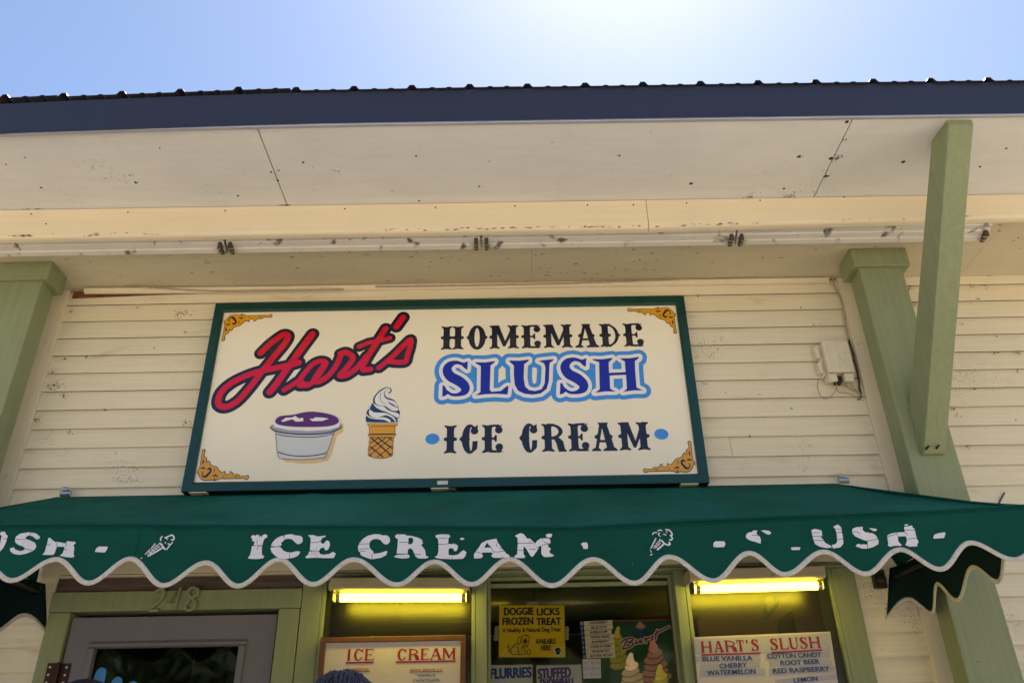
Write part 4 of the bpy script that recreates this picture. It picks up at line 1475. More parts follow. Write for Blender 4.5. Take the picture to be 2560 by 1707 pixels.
for j in range(9):
    v = j / 8
    r = []
    for i in range(NX * 2 + 1):
        x = AXL + (AXR - AXL) * i / (NX * 2)
        a, b = zseam(x) + .001, zlow(x)
        z = a + (b - a) * v
        r.append((x, AP - .002 + billow(x, z), z))
    rows.append(r)
val = sheet('front_valance', rows, 'awning', awn)
# stitched seam along the front edge and two vertical joins
sm = MB()
pts = [AXL + (AXR - AXL) * i / 120 for i in range(121)]
sm.tube([(x, AP - .0035, zseam(x)) for x in pts], .0032, 6)
sm.tube([(x, AP - .004 + billow(x, zseam(x) - .012), zseam(x) - .012) for x in pts], .0016, 5)
sm.build('seam', 'awning', val, smooth=True)
for cx, cc in (((965, 385), b1), ((112, 320), b3)):
    x, z = U(cc(cx), AP)
    sm = MB().tube([(x, AP - .004 + billow(x, zz), zz) for zz in (zseam(x) - .01, zseam(x) - .09, zlow(x) + .02)], .0014, 5)
    sm.build('seam', 'awning', val)


def binding(path, name, parent, w=.0085, nrm=(0, -1, 0)):
    """flat rounded tape over the edge: path of 3-D points"""
    m = MB()
    pts = [Vector(p) for p in path]
    nv = Vector(nrm)
    for i, p in enumerate(pts):
        d = (pts[min(i + 1, len(pts) - 1)] - pts[max(i - 1, 0)]).normalized()
        s = d.cross(nv).normalized()
        for a, b in ((-w, 0), (-w * .8, .0022), (0, .0032), (w * .8, .0022), (w, 0), (w * .8, -.0022), (0, -.0032), (-w * .8, -.0022)):
            m.v.append(p + s * a + nv * b)
    for i in range(len(pts) - 1):
        for k in range(8):
            m.f.append((i * 8 + k, i * 8 + (k + 1) % 8, (i + 1) * 8 + (k + 1) % 8, (i + 1) * 8 + k))
    return m.build(name, 'hem', parent, smooth=True)


xs_ = [AXL + (AXR - AXL) * i / 700 for i in range(701)]
binding([(x, AP - .003 + billow(x, zlow(x)), zlow(x) + .006) for x in xs_], 'scallop_binding', val)

# side valances hanging back to the wall
for sgn, X in ((1, AXR), (-1, AXL)):
    ys = [AP + .001 + (-.02 - AP) * i / 150 for i in range(151)]

    def slow(y):
        return Z(.660) + .044 * math.cos((y + .21) / .2555 * 2 * math.pi + math.pi) + .03 * max(0, (-.55 - y) / .4) - .03 * max(0, (y + .12) / .1)

    def side_x(y):
        u = min(1, max(0, (y - AP) / .55))
        return X - sgn * ((.085 if sgn > 0 else .0) + (.015 if sgn > 0 else .035) * u * u * (3 - 2 * u))

    def curl(y):
        return -sgn * (.10 * max(0, (y + .22) / .2) ** 2 + .010 * math.sin(y * 11) * min(1, (y - AP) / .2))
    rows = []
    for j in range(9):
        v = j / 8
        r = []
        for y in ys:
            a = zseam(X) - .004
            b = slow(y)
            r.append((side_x(y) + curl(y) * (.35 + .65 * v), y, a + (b - a) * v))
        rows.append(r)
    sv = sheet('side_valance', rows, 'awning_shaded', awn)
    binding([(side_x(y) + curl(y), y, slow(y) + .005) for y in ys], 'scallop_binding', sv, nrm=(sgn, 0, 0))
    # sloping end panel
    T = TXR if sgn > 0 else TXL
    rows = []
    for j in range(9):
        v = j / 8
        rows.append([(T + ((X - (X - side_x(-.03 + (AP + .03) * i / 10))) - T) * v, -.03 + (AP + .03) * v * i / 10, ZTOP + (zseam(X) - ZTOP) * v) for i in range(11)])
    sheet('awning_end', rows, 'awning', awn)
# frame under the canvas
fr = MB()
fr.tube([(x, AP + .020, zseam(x) - .034) for x in [AXL + .02 + (AXR - AXL - .04) * i / 30 for i in range(31)]], .012, 8)
fr.tube([(TXL, -.045, ZTOP - .02), (TXR, -.045, ZTOP - .02)], .012, 8)
for X, Xb in ((AXL + .03, AXL + .06), (AXR - .03, AXR - .13)):
    fr.tube([(X, AP + .02, zseam(X) - .03), (Xb, -.03, Z(.80))], .011, 8)
for X in (-.9, .3):
    fr.tube([(X, AP + .03, zseam(X) - .03), (X, -.05, ZTOP - .035)], .010, 8)
fr.build('awning_frame', 'pipe', awn, smooth=True)
for X in (AXL + .045, AXR - .20):
    m = MB().box(X - .025, X + .025, -.05, -.022, Z(.76), Z(.835)).ball((X, -.06, Z(.79)), .022, 10, 6)
    m.build('wall_bracket', 'black', awn)
# clamps on the top bar
for p in ((155 * 1.0884, 1134 * 1.0884), (1036 * 1.0884, 1121 * 1.0884), (1934 * 1.0884, 1104 * 1.0884)):
    x, z = U(p, -.04)
    z = max(z, ZTOP + .008)
    m = MB().tube([(x - .022, -.055, z - .004), (x + .024, -.055, z - .004)], .0135, 10)
    m.tube([(x - .004, -.058, z - .01), (x - .004, -.05, z + .028)], .006, 8)
    m.box(x - .016, x + .008, -.066, -.034, z + .010, z + .017)
    m.ball((x - .012, -.062, z + .020), .008, 8, 6)
    m.build('pipe_clamp', 'chrome', awn, smooth=False)

# vinyl lettering on the valance, as much of it as still sticks
YV = AP - .0062
bend = lambda x, z: billow(x, z)
K1, K2, K3, K4, K5 = [(lambda c: (lambda *p: [U(c(q), YV) for q in p]))(c) for c in (L1, L2, L3, L4, L5)]
S1, S2, S3, S5 = .17007 * .00151, .22109 * .00151, .19558 * .00151, .17007 * .00151


def vin(poly_list, cuts=(), strokes=(), name='letter', w=1.0, holes=()):
    f = Fig()
    for p in poly_list:
        f.poly(p)
    for p in holes:
        f.poly(p, cut=True)
    for pts, r in strokes:
        f.stroke(pts, r)
    for pts in cuts:
        f.stroke(pts, .0009 * w, cut=True)
    flat(name, f.loops(0, .0010), YV, 'vinyl', val, bend)


# I C E
vin([K1((150, 182), (188, 150), (205, 155), (215, 170), (232, 155), (262, 145), (275, 165), (278, 195), (290, 160), (305, 170), (315, 190), (330, 155), (370, 142), (402, 160), (395, 190), (360, 205), (340, 240), (325, 303), (190, 298), (205, 260), (215, 240), (178, 245), (172, 205)),
     K1((165, 312), (235, 305), (265, 315), (318, 312), (312, 400), (318, 440), (350, 465), (330, 492), (240, 500), (150, 495), (100, 485), (135, 440), (152, 385))], cuts=[K1((245, 225), (242, 270)), K1((262, 318), (238, 360))])
vin([K1((450, 318), (480, 260), (530, 210), (600, 175), (640, 168), (648, 200), (655, 160), (760, 145), (815, 165), (890, 172), (925, 200), (928, 255), (900, 290), (850, 297), (815, 270), (770, 225), (710, 212), (660, 225), (625, 262), (600, 268), (617, 295), (600, 318), (545, 325)),
     K1((442, 338), (580, 332), (612, 350), (640, 388), (690, 412), (760, 420), (830, 402), (885, 405), (890, 425), (862, 465), (800, 495), (700, 512), (600, 505), (520, 465), (462, 405))], cuts=[K1((640, 165), (655, 215)), K1((735, 430), (735, 500))])
vin([K1((1005, 170), (1015, 160), (1090, 162), (1140, 182), (1200, 178), (1262, 165), (1258, 188), (1215, 205), (1190, 250), (1200, 285), (1240, 290), (1262, 252), (1290, 240), (1322, 262), (1327, 320), (1300, 380), (1265, 392), (1250, 375), (1245, 352), (1205, 350), (1180, 375), (1170, 402), (1085, 402), (1035, 388), (1042, 300), (1045, 220), (1030, 190)),
     K1((1025, 405), (1170, 408), (1180, 440), (1230, 455), (1320, 442), (1372, 408), (1412, 436), (1385, 502), (1250, 505), (1100, 500), (985, 508), (968, 488), (1010, 455))], cuts=[K1((1045, 275), (1150, 270), (1190, 250))])
# C R E A M
vin([K1((1735, 330), (1760, 265), (1810, 210), (1880, 165), (1980, 143), (2050, 145), (2095, 162), (2160, 162), (2200, 195), (2208, 250), (2180, 290), (2140, 300), (2105, 278), (2060, 225), (2000, 212), (1940, 225), (1905, 265), (1900, 310), (1915, 360), (1965, 405), (1960, 435), (2060, 425), (2150, 395), (2172, 405), (2150, 460), (2080, 495), (1940, 517), (1850, 490), (1775, 455), (1765, 410), (1740, 390))],
    cuts=[K1((1750, 255), (1780, 262)), K1((1750, 290), (1895, 285)), K1((1770, 398), (1840, 395)), K1((1945, 440), (1943, 515)), K1((1745, 370), (1890, 355))])
vin([K2((35, 130), (60, 113), (150, 116), (160, 128), (230, 135), (300, 155), (350, 185), (335, 195), (355, 212), (330, 240), (350, 260), (375, 295), (385, 360), (420, 375), (380, 392), (300, 392), (265, 365), (240, 300), (215, 275), (185, 285), (178, 340), (55, 335), (65, 250), (68, 170), (38, 150)),
     K2((22, 373), (60, 350), (190, 346), (205, 372), (190, 390), (120, 395), (60, 385))], cuts=[K2((85, 207), (180, 205)), K2((185, 345), (330, 345))], holes=[K2((188, 158), (225, 152), (243, 175), (240, 208), (220, 230), (185, 230))])
vin([K2((490, 130), (510, 120), (560, 113), (640, 116), (660, 135), (640, 160), (637, 222), (680, 225), (700, 217), (745, 240), (742, 280), (725, 305), (700, 300), (695, 275), (660, 268), (640, 285), (640, 345), (690, 352), (750, 340), (780, 310), (810, 293), (843, 315), (830, 360), (800, 390), (680, 393), (540, 390), (482, 375), (515, 350), (527, 300), (527, 220), (520, 165), (495, 148))], cuts=[K2((525, 228), (580, 228), (640, 218)), K2((530, 160), (635, 155)), K2((682, 370), (682, 392))])
vin([K2((768, 158), (800, 152), (822, 163), (800, 178), (775, 175))], name='vinyl_scrap')
vin([K2((925, 345), (945, 310), (985, 260), (1010, 215), (1070, 182), (1180, 160), (1195, 200), (1240, 265), (1270, 300), (1290, 325), (1330, 345), (1325, 368), (1250, 378), (1145, 378), (1118, 355), (1140, 335), (1130, 318), (1030, 320), (1010, 335), (1032, 358), (1010, 385), (930, 388))],
    cuts=[K2((1190, 208), (1180, 250)), K2((1210, 262), (1245, 270)), K2((1110, 245), (1140, 300), (1150, 318)), K2((945, 310), (1000, 328)), K2((1150, 312), (1210, 310), (1268, 295)), K2((1250, 362), (1250, 380))], holes=[K2((1040, 265), (1075, 208), (1117, 262))])
vin([K2((1390, 125), (1430, 105), (1455, 95), (1490, 108), (1530, 155), (1560, 155), (1620, 210), (1640, 180), (1680, 155), (1770, 153), (1792, 175), (1790, 215), (1760, 230), (1775, 255), (1798, 265), (1780, 300), (1785, 315), (1838, 345), (1800, 358), (1720, 358), (1690, 325), (1690, 245), (1670, 240), (1640, 290), (1595, 352), (1570, 350), (1520, 270), (1495, 242), (1485, 260), (1488, 330), (1508, 350), (1495, 370), (1390, 372), (1383, 350), (1415, 330), (1422, 220), (1420, 150))],
    cuts=[K2((1420, 208), (1480, 205), (1600, 205)), K2((1700, 165), (1705, 180)), K2((1720, 192), (1790, 218)), K2((1640, 255), (1720, 222), (1780, 215)), K2((1545, 185), (1570, 190)), K2((1555, 272), (1620, 270)), K2((1425, 285), (1480, 287))])
vin([K2((1738, 115), (1770, 102), (1805, 105), (1812, 125), (1790, 150), (1745, 138))], name='vinyl_scrap')
vin([K2((2135, 220), (2160, 205), (2205, 205), (2218, 240), (2212, 277), (2165, 275), (2155, 245))], name='vinyl_scrap')

# S H - left
vin([K3((0, 130), (20, 95), (75, 98), (82, 130), (112, 150), (95, 230), (60, 310), (0, 372), (0, 300), (20, 210), (30, 150))], cuts=[K3((60, 190), (100, 192))])
vin([K3((208, 205), (220, 160), (275, 122), (380, 105), (470, 120), (525, 165), (515, 195), (480, 200), (430, 160), (385, 148), (350, 165), (342, 195), (400, 212), (465, 245), (485, 290), (470, 330), (430, 360), (360, 390), (280, 405), (200, 390), (155, 355), (150, 315), (205, 305), (215, 330), (280, 355), (330, 345), (345, 320), (320, 295), (250, 270), (215, 240))], cuts=[K3((220, 200), (335, 205)), K3((400, 110), (398, 140)), K3((345, 325), (435, 345))])
vin([K3((628, 178), (645, 175), (715, 232), (740, 225), (845, 245), (855, 215), (960, 222), (967, 240), (935, 265), (950, 295), (940, 380), (952, 405), (930, 425), (840, 420), (770, 405), (805, 375), (828, 310), (825, 290), (735, 288), (710, 375), (690, 398), (562, 400), (590, 360), (615, 250))], cuts=[K3((610, 260), (655, 272)), K3((735, 235), (735, 285)), K3((825, 318), (858, 325)), K3((855, 240), (840, 285))])
vin([K3((1208, 345), (1230, 300), (1262, 280), (1378, 283), (1365, 320), (1335, 357), (1212, 350))], name='vinyl_dash')
# right-hand dash, S scraps, U S H dash
vin([K4((1072, 440), (1080, 390), (1105, 370), (1230, 372), (1245, 390), (1252, 415), (1230, 458), (1080, 458))], name='vinyl_dash')
vin([K4((1548, 310), (1560, 265), (1600, 240), (1640, 235), (1660, 212), (1725, 212), (1705, 245), (1720, 280), (1755, 305), (1770, 350), (1765, 412), (1690, 385), (1625, 368), (1570, 340))], cuts=[K4((1640, 282), (1720, 285))])
vin([K4((1770, 213), (1820, 208), (1890, 215), (1926, 245), (1900, 275), (1860, 268))], name='vinyl_scrap')
vin([K4((2207, 480), (2220, 462), (2300, 458), (2352, 462), (2338, 502), (2225, 505))], name='vinyl_scrap')
vin([K5((168, 200), (215, 182), (270, 192), (320, 208), (328, 285), (305, 300), (340, 335), (370, 385), (465, 432), (470, 455), (390, 465), (290, 445), (220, 408), (195, 340), (180, 270))], cuts=[K5((190, 243), (290, 238)), K5((185, 293), (310, 295)), K5((200, 352), (345, 355))])
vin([K5((488, 148), (520, 135), (560, 117), (610, 165), (620, 230), (640, 320), (645, 395), (600, 450), (490, 468), (470, 418), (530, 400), (550, 375), (548, 290), (525, 190))], cuts=[K5((525, 183), (610, 185)), K5((535, 240), (625, 225)), K5((555, 340), (640, 322))])
vin([K5((768, 225), (775, 180), (830, 157), (930, 150), (920, 190), (960, 228), (1080, 245), (1130, 280), (1170, 350), (1165, 400), (1090, 440), (1010, 463), (930, 463), (830, 432), (850, 400), (890, 395), (915, 412), (925, 400), (1000, 405), (1012, 380), (1000, 355), (930, 335), (820, 290), (780, 250))], cuts=[K5((770, 225), (850, 225), (890, 255)), K5((1010, 352), (1150, 328)), K5((1005, 405), (1010, 462))])
vin([K5((1015, 168), (1060, 172), (1130, 180), (1137, 200), (1110, 215), (1070, 205))], name='vinyl_scrap')
vin([K5((1292, 272), (1350, 245), (1430, 230), (1550, 225), (1535, 150), (1655, 128), (1665, 160), (1690, 175), (1725, 310), (1755, 372), (1735, 400), (1740, 432), (1620, 436), (1562, 410), (1585, 360), (1580, 310), (1560, 285), (1450, 288), (1455, 350), (1480, 385), (1513, 408), (1480, 432), (1470, 418), (1370, 425), (1360, 438), (1305, 420), (1312, 385), (1298, 320))],
    cuts=[K5((1300, 290), (1430, 250)), K5((1432, 232), (1448, 288)), K5((1550, 195), (1690, 195)), K5((1545, 215), (1585, 270)), K5((1600, 335), (1650, 315), (1722, 315))])
vin([K5((1535, 120), (1580, 107), (1600, 118), (1560, 135))], name='vinyl_scrap')
vin([K5((1968, 300), (1980, 265), (2050, 240), (2140, 228), (2145, 260), (2125, 315), (1975, 322))], name='vinyl_dash')


def cone_decal(c, strokes):
    f = Fig()
    for pts, r in strokes:
        f.stroke([U(c(p), YV) for p in spline(pts, 4)], r * .00151)
    flat('cone_decal', f.loops(0, .0008), YV, 'vinyl', val, bend)


cone_decal(L3, [([(2060, 205), (2055, 180), (2075, 158)], 1.5), ([(2115, 172), (2165, 150), (2200, 138), (2225, 165), (2220, 195), (2195, 198)], 1.7), ([(2120, 175), (2145, 190)], 1.2), ([(2150, 250), (2185, 255), (2203, 230)], 1.3),
               ([(2045, 245), (2070, 260), (2085, 290), (2110, 318)], 1.8), ([(2085, 295), (1990, 355), (1898, 405)], 1.9), ([(2135, 318), (2150, 295), (2170, 268)], 1.5), ([(1985, 248), (1940, 305)], 1.2), ([(1918, 322), (1858, 385)], 1.0),
               ([(2030, 255), (1890, 385)], .8), ([(2050, 275), (1920, 375)], .8), ([(1990, 265), (2040, 300)], .7), ([(1965, 290), (2010, 320)], .7), ([(1935, 315), (1975, 345)], .7), ([(1905, 345), (1940, 370)], .7), ([(2115, 232), (2117, 238)], 1.4), ([(1806, 437), (1818, 428)], 1.0)])
cone_decal(L4, [([(185, 265), (205, 240), (245, 238)], 1.3), ([(265, 210), (295, 200), (320, 210)], 1.3), ([(285, 242), (272, 265), (295, 295)], 1.4), ([(345, 262), (380, 272)], 1.2), ([(390, 228), (392, 232)], 1.5),
               ([(380, 195), (430, 205), (465, 245), (470, 275), (445, 280)], 1.5), ([(455, 290), (475, 325), (455, 350), (435, 345)], 1.6), ([(290, 345), (330, 370), (355, 400), (410, 425), (438, 410), (425, 385)], 1.8),
               ([(350, 405), (300, 455), (255, 492)], 1.9), ([(232, 325), (195, 400), (162, 465)], 1.4), ([(290, 365), (195, 465)], .8), ([(300, 395), (215, 475)], .8), ([(255, 365), (300, 400)], .7), ([(235, 395), (280, 430)], .7), ([(212, 430), (255, 462)], .7),
               ([(152, 497), (153, 500)], 1.1), ([(162, 520), (165, 528)], 1.1), ([(152, 572), (178, 558)], 1.1)])

# ================================================================== lights, boxes and cables on the wall
def soffit_light(x0, label):
    t = thing('fluorescent_fixture', label, 'light fixture', (x0, -.50, Z_LOW), 'unlit strip lights under the porch soffit')
    L = 1.212
    prof_ = [(-.574, -.001), (-.574, -.010), (-.540, -.040), (-.532, -.040), (-.528, -.046), (-.500, -.048), (-.496, -.056), (-.468, -.062), (-.464, -.068), (-.440, -.074), (-.434, -.066), (-.434, -.001)]
    hs = MB().prism_x([(y, Z_LOW + z) for y, z in prof_], x0 + .003, x0 + L - .003)
    hs.build('housing', 'fixture', t)
    for xe in (x0 + .022, x0 + L - .022):
        s = 1 if xe < x0 + .5 else -1
        h = MB().box(xe - .009, xe + .009, -.500, -.440, Z_LOW - .085, Z_LOW - .050).build('lamp_holder', 'steel', t, bevel=.003)
        for y in (-.488, -.462):
            MB().tube([(xe - s * .004, y, Z_LOW - .087), (xe + s * .018, y, Z_LOW - .084)], .0030, 6).build('pin', 'brass', h)
    return t


for x0, lb in ((-2.553, 'unlit white strip light above the left green post, leftmost of the row'), (-1.336, 'unlit white strip light above the left half of the sign'),
               (-.118, 'unlit white strip light above the right half of the sign'), (1.098, 'unlit white strip light nearest the green brace, rightmost of the row')):
    soffit_light(x0, lb)


def window_light(xa, xb, za, zb_, label):
    t = thing('window_tube_light', label, 'light fixture', ((xa + xb) / 2, -.15, za), 'lit tube lights over the serving windows')
    y0 = -.150
    dz = (zb_ - za) / (xb - xa)
    m = MB()
    pr = [(y0 - .030, .030), (y0 - .030, .072), (y0 - .022, .076), (y0 + .1125, .076), (y0 + .1125, .030), (y0 + .04, .024), (y0 - .02, .024)]
    for x in (xa - .026, xb + .012):
        for y, z in pr:
            m.v.append((x, y, za + z + dz * (x - xa)))
    k = len(pr)
    m.f = [(i, (i + 1) % k, k + (i + 1) % k, k + i) for i in range(k)] + [tuple(range(k - 1, -1, -1)), tuple(range(k, 2 * k))]
    m.build('casing', 'lampcase', t, bevel=.002)
    MB().tube([(xa, y0 + .012, za), (xb, y0 + .012, zb_)], .0175, 16).build('lit_tube', 'tube', t, smooth=True)
    for xe in (xa, xb):
        s_ = 1 if xe == xa else -1
        MB().tube([(xe + s_ * .0005, y0 + .012, za + dz * (xe - xa)), (xe + s_ * .020, y0 + .012, za + dz * (xe - xa))], .0182, 14).build('tube_cap', 'screw', t, smooth=False)
    for x in (xa - .012, xb + .008):
        z = za + dz * (x - xa)
        MB().box(x - .007, x + .005, y0 - .012, y0 + .036, z - .018, z + .0235).build('lamp_holder', 'steel', t, bevel=.003)


window_light(-.744, -.195, Z(.740), Z(.731), 'glowing yellow tube light above the framed ice cream menu board')
window_light(.772, 1.308, Z(.748), Z(.754), 'glowing yellow tube light above the slush flavour board')

# utility box with two cable hoods
ub = thing('utility_box', 'small cream plastic utility box with loose wires beside the sign', 'utility box', (1.63, -.03, Z(1.73)))
bx0_, bx1_, bz0, bz1 = 1.563, 1.694, Z(1.782), Z(1.960)
bm_ = B('cover', 'box', ub, bx0_, bx1_, -.092, -.050, bz0, bz1, bevel=.007)
B('base', 'box', ub, bx0_ - .012, bx1_ - .002, -.049, -.018, bz0 - .004, bz1 - .006, bevel=.004)
B('cover_rib', 'box', bm_, 1.622, 1.632, -.0945, -.0922, bz0 + .012, bz1 - .002)
lt = MB().box(1.634, 1.664, -.0950, -.0922, bz0 + .068, bz0 + .098)
lt.box(1.640, 1.660, -.0962, -.0951, bz0 + .088, bz0 + .092).box(1.640, 1.660, -.0962, -.0951, bz0 + .064, bz0 + .067)
lt.build('latch', 'box', bm_)
for a, b in ((bz1 - .085, bz1 - .02), (bz0 + .01, bz0 + .072)):
    B('hinge_lug', 'box', ub, bx0_ - .030, bx0_ - .013, -.062, -.022, a, b, bevel=.003)
for a, b in ((1.560, 1.602), (1.638, 1.682)):
    m = MB().prism_x([(-.086, bz0 - .006), (-.086, bz0 - .042), (-.080, bz0 - .048), (-.076, bz0 - .040), (-.020, bz0 - .030), (-.020, bz0 - .006)], a, b)
    m.build('cable_hood', 'box', ub, bevel=.002)
B('cable_gland', 'black', ub, 1.606, 1.634, -.06, -.02, bz0 - .040, bz0 - .006)


def wire(name, pts, r, mat, label, cat, c, y=-.026, n=6):
    q = spline([(*U(c(p), y), 0) for p in pts], n)
    m = MB().tube([(a, y, b) for a, b, _ in q], r, 8)
    o = m.build(name, mat, None, smooth=True)
    tag(o, label, cat)
    return o


w1 = MB().tube([(a, -.045, b) for a, b in spline([U(cX(p), -.045) for p in ((245, 1000), (210, 1110), (215, 1240), (270, 1380), (340, 1440), (450, 1430), (530, 1370), (610, 1250), (630, 1160), (590, 1070))], 4)], .0022, 6)
w1.build('loose_wire', 'cable', ub, smooth=True)
w2 = MB().tube([(a, -.04, b) for a, b in spline([U(cX(p), -.04) for p in ((830, 1060), (815, 1160), (860, 1200), (1000, 1270), (1110, 1310), (1150, 1400))], 4)], .0042, 8)
w2.tube([(a, -.038, b) for a, b in spline([U(cX(p), -.038) for p in ((930, 1080), (980, 1190), (1060, 1290), (1130, 1380))], 4)], .0026, 6)
w2.tube([(a, -.03, b) for a, b in spline([U(cX(p), -.03) for p in ((620, 1230), (680, 1310), (820, 1320), (960, 1370), (1100, 1430))], 4)], .0020, 6)
w2.build('loose_wire', 'cable', ub, smooth=True)

cb = [(-2080, 1466), (-1400, 1455), (-700, 1440), (0, 1415), (110, 1408), (520, 1395), (700, 1383), (850, 1345), (960, 1297), (1010, 1305), (1038, 1380), (1050, 1450), (1105, 1566), (1132, 1726), (1152, 1826)]
wire('cable', cb, .0048, 'cable', 'cream cable running under the soffit and down to the utility box', 'cable', c3, y=-.042)
wire('cable', [(880, 110), (905, 210), (935, 320), (985, 470), (1005, 560), (1020, 640), (1075, 850), (1110, 1050), (1120, 1200), (1150, 1330), (1140, 1420)], .0050, 'darkcable', 'dark cable hanging down the right edge of the utility box', 'cable', cX, y=-.038)
wire('cable', [(575, 172), (800, 190), (1000, 212), (1300, 232), (1560, 240), (1780, 236), (2100, 232), (2349, 226)], .0040, 'cable', 'sagging cream cable over the bare wood gap, left of the sign', 'cable', c4, y=-.062)
wire('cable', [(1540, 1305), (1650, 1325), (1800, 1305), (1945, 1283), (2050, 1270), (2150, 1275), (2290, 1258), (2400, 1235)], .0060, 'darkcable', 'dark cable along the soffit right of the brace', 'cable', c3, y=-.03)

# ================================================================== boards and posters in the windows
# framed ice cream menu, hung in front of the left pane
IB = thing('menu_board', 'brown-framed ice cream menu board with red heading in left window', 'menu board', (-.51, -.05, 1.2))
yb = -.050
P3 = lambda *p: [U(w3(q), yb) for q in p]
ix0, ix1, iz1 = U(w3((110, 1100)), yb)[0], U(w3((1965, 1100)), yb)[0], U(w3((1000, 972)), yb)[1]
iz0 = iz1 - .78
fwid = .022
B('board_panel', 'paper', IB, ix0 + fwid - .002, ix1 - fwid + .002, yb - .002, yb + .012, iz0 + fwid, iz1 - fwid)
B('frame_rail', 'woodframe', IB, ix0, ix1, yb - .014, yb + .014, iz1 - fwid, iz1, bevel=.003)
B('frame_rail', 'woodframe', IB, ix0, ix1, yb - .014, yb + .014, iz0, iz0 + fwid, bevel=.003)
B('frame_rail', 'woodframe', IB, ix0, ix0 + fwid, yb - .0138, yb + .0138, iz0 + fwid + .0005, iz1 - fwid - .0005, bevel=.003)
B('frame_rail', 'woodframe', IB, ix1 - fwid, ix1, yb - .0138, yb + .0138, iz0 + fwid + .0005, iz1 - fwid - .0005, bevel=.003)
yl = yb - .004
q = lambda p: U(w3(p), yl)
word_letters('ICE', [(q((430, 1275))[0], q((505, 1275))[0]), (q((520, 1275))[0], q((650, 1275))[0]), (q((665, 1275))[0], q((785, 1275))[0])], q((600, 1278))[1], q((600, 1130))[1], yl, 'crimson', IB, 'r', res=.001)
word_letters('CREAM', [(q((a, 1265))[0], q((b, 1265))[0]) for a, b in ((1078, 1205), (1225, 1370), (1380, 1490), (1505, 1655), (1660, 1835))], q((1450, 1270))[1], q((1450, 1122))[1], yl, 'crimson', IB, 'r', res=.001)
for a, b, z in ((430, 785, 1306), (1070, 1832, 1297)):
    x0_, zz = q((a, z))
    x1_, _ = q((b, z))
    B('underline', 'crimson', IB, x0_, x1_, yl - .0002, yl + .001, zz - .0032, zz + .0032)
for s, a, b, z0_, z1_, mt in (('HARD I-C', 480, 725, 1412, 1372, 'crimson'), ('SOFT SERVE I-C', 1250, 1668, 1412, 1380, 'crimson'), ('VANILLA', 1338, 1578, 1482, 1447, 'boardblue'), ('CHOCOLATE', 1288, 1630, 1549, 1512, 'boardblue'), ('STRAWBERRY', 1290, 1640, 1615, 1580, 'boardblue')):
    (xa, za), (xb, zb_) = q((a, z0_)), q((b, z1_))
    sans('menu_line', s, xa, xb, za, zb_, yl, mt, IB, bold=.005, heavy=.025)
for a, b, z in ((480, 735, 1419), (1248, 1670, 1422)):
    x0_, zz = q((a, z))
    B('underline', 'crimson', IB, x0_, q((b, z))[0], yl - .0002, yl + .001, zz - .0012, zz + .0012)

# slush flavour board in the right bay, on a sheet of white plastic with lilac strips
SB = thing('menu_board', 'white slush flavour board with lilac name strips in right window', 'menu board', (1.07, -.05, 1.2))
ys_ = -.055
q = lambda p: U(w5(p), ys_)
def quadbox(name, mat, parent, pts, y0, y1):
    return MB().prism_y(pts, y0, y1).build(name, mat, parent)
quadbox('board_panel', 'paper', SB, [q((163, 1015)), q((215, 1568)), (q((215, 1568))[0], 1.18), (q((1890, 1530))[0] - .004, 1.18), q((1890, 1530)), q((1800, 948))], ys_, ys_ + .012)
yl = ys_ - .0012
quadbox('heading_strip', 'strip', SB, [q((185, 1225)), q((172, 1040)), q((1795, 965)), q((1800, 1180))], yl, ys_ - .0001)
for pts in ([(190, 1315), (190, 1245), (962, 1240), (968, 1305)], [(255, 1415), (250, 1345), (955, 1318), (958, 1385)], [(250, 1490), (247, 1415), (1018, 1392), (1022, 1463)],
            [(1030, 1288), (1025, 1215), (1795, 1192), (1797, 1262)], [(1075, 1372), (1070, 1302), (1815, 1280), (1820, 1350)], [(1075, 1467), (1068, 1392), (1852, 1362), (1860, 1432)], [(1145, 1590), (1138, 1525), (1875, 1455), (1888, 1520)]):
    quadbox('name_strip', 'strip', SB, [q(p) for p in pts], yl, ys_ - .0001)
yl2 = yl - .0012
q2 = lambda p: U(w5(p), yl2)
hb2 = lambda x: q2((x, 1205 - (x - 260) * .043))[1]
ht2 = lambda x: q2((x, 1068 - (x - 260) * .043))[1]
for ch, a, b in (('H', 258, 395), ('A', 415, 530), ('R', 545, 690), ('T', 690, 780), ("'", 795, 835), ('S', 860, 955), ('S', 1088, 1185), ('L', 1200, 1305), ('U', 1315, 1430), ('S', 1445, 1540), ('H', 1555, 1695)):
    m_ = (a + b) / 2
    xa, xb = q2((a, 1200 - (a - 260) * .043))[0], q2((b, 1200 - (b - 260) * .043))[0]
    h = ht2(m_) - hb2(m_)
    flat('letter', place(glyph(ch, (xb - xa) / h, 'r'), xa, hb2(m_), h).loops(0, .001), yl2, 'crimson', SB)
for a, b, za, zb_ in ((260, 965, 1228, 1206), (1095, 1705, 1200, 1170)):
    (x0_, z0_), (x1_, z1_) = q2((a, za)), q2((b, zb_))
    quadbox('underline', 'crimson', SB, [(x0_, z0_ - .0032), (x1_, z1_ - .0032), (x1_, z1_ + .0032), (x0_, z0_ + .0032)], yl2, yl - .0001)
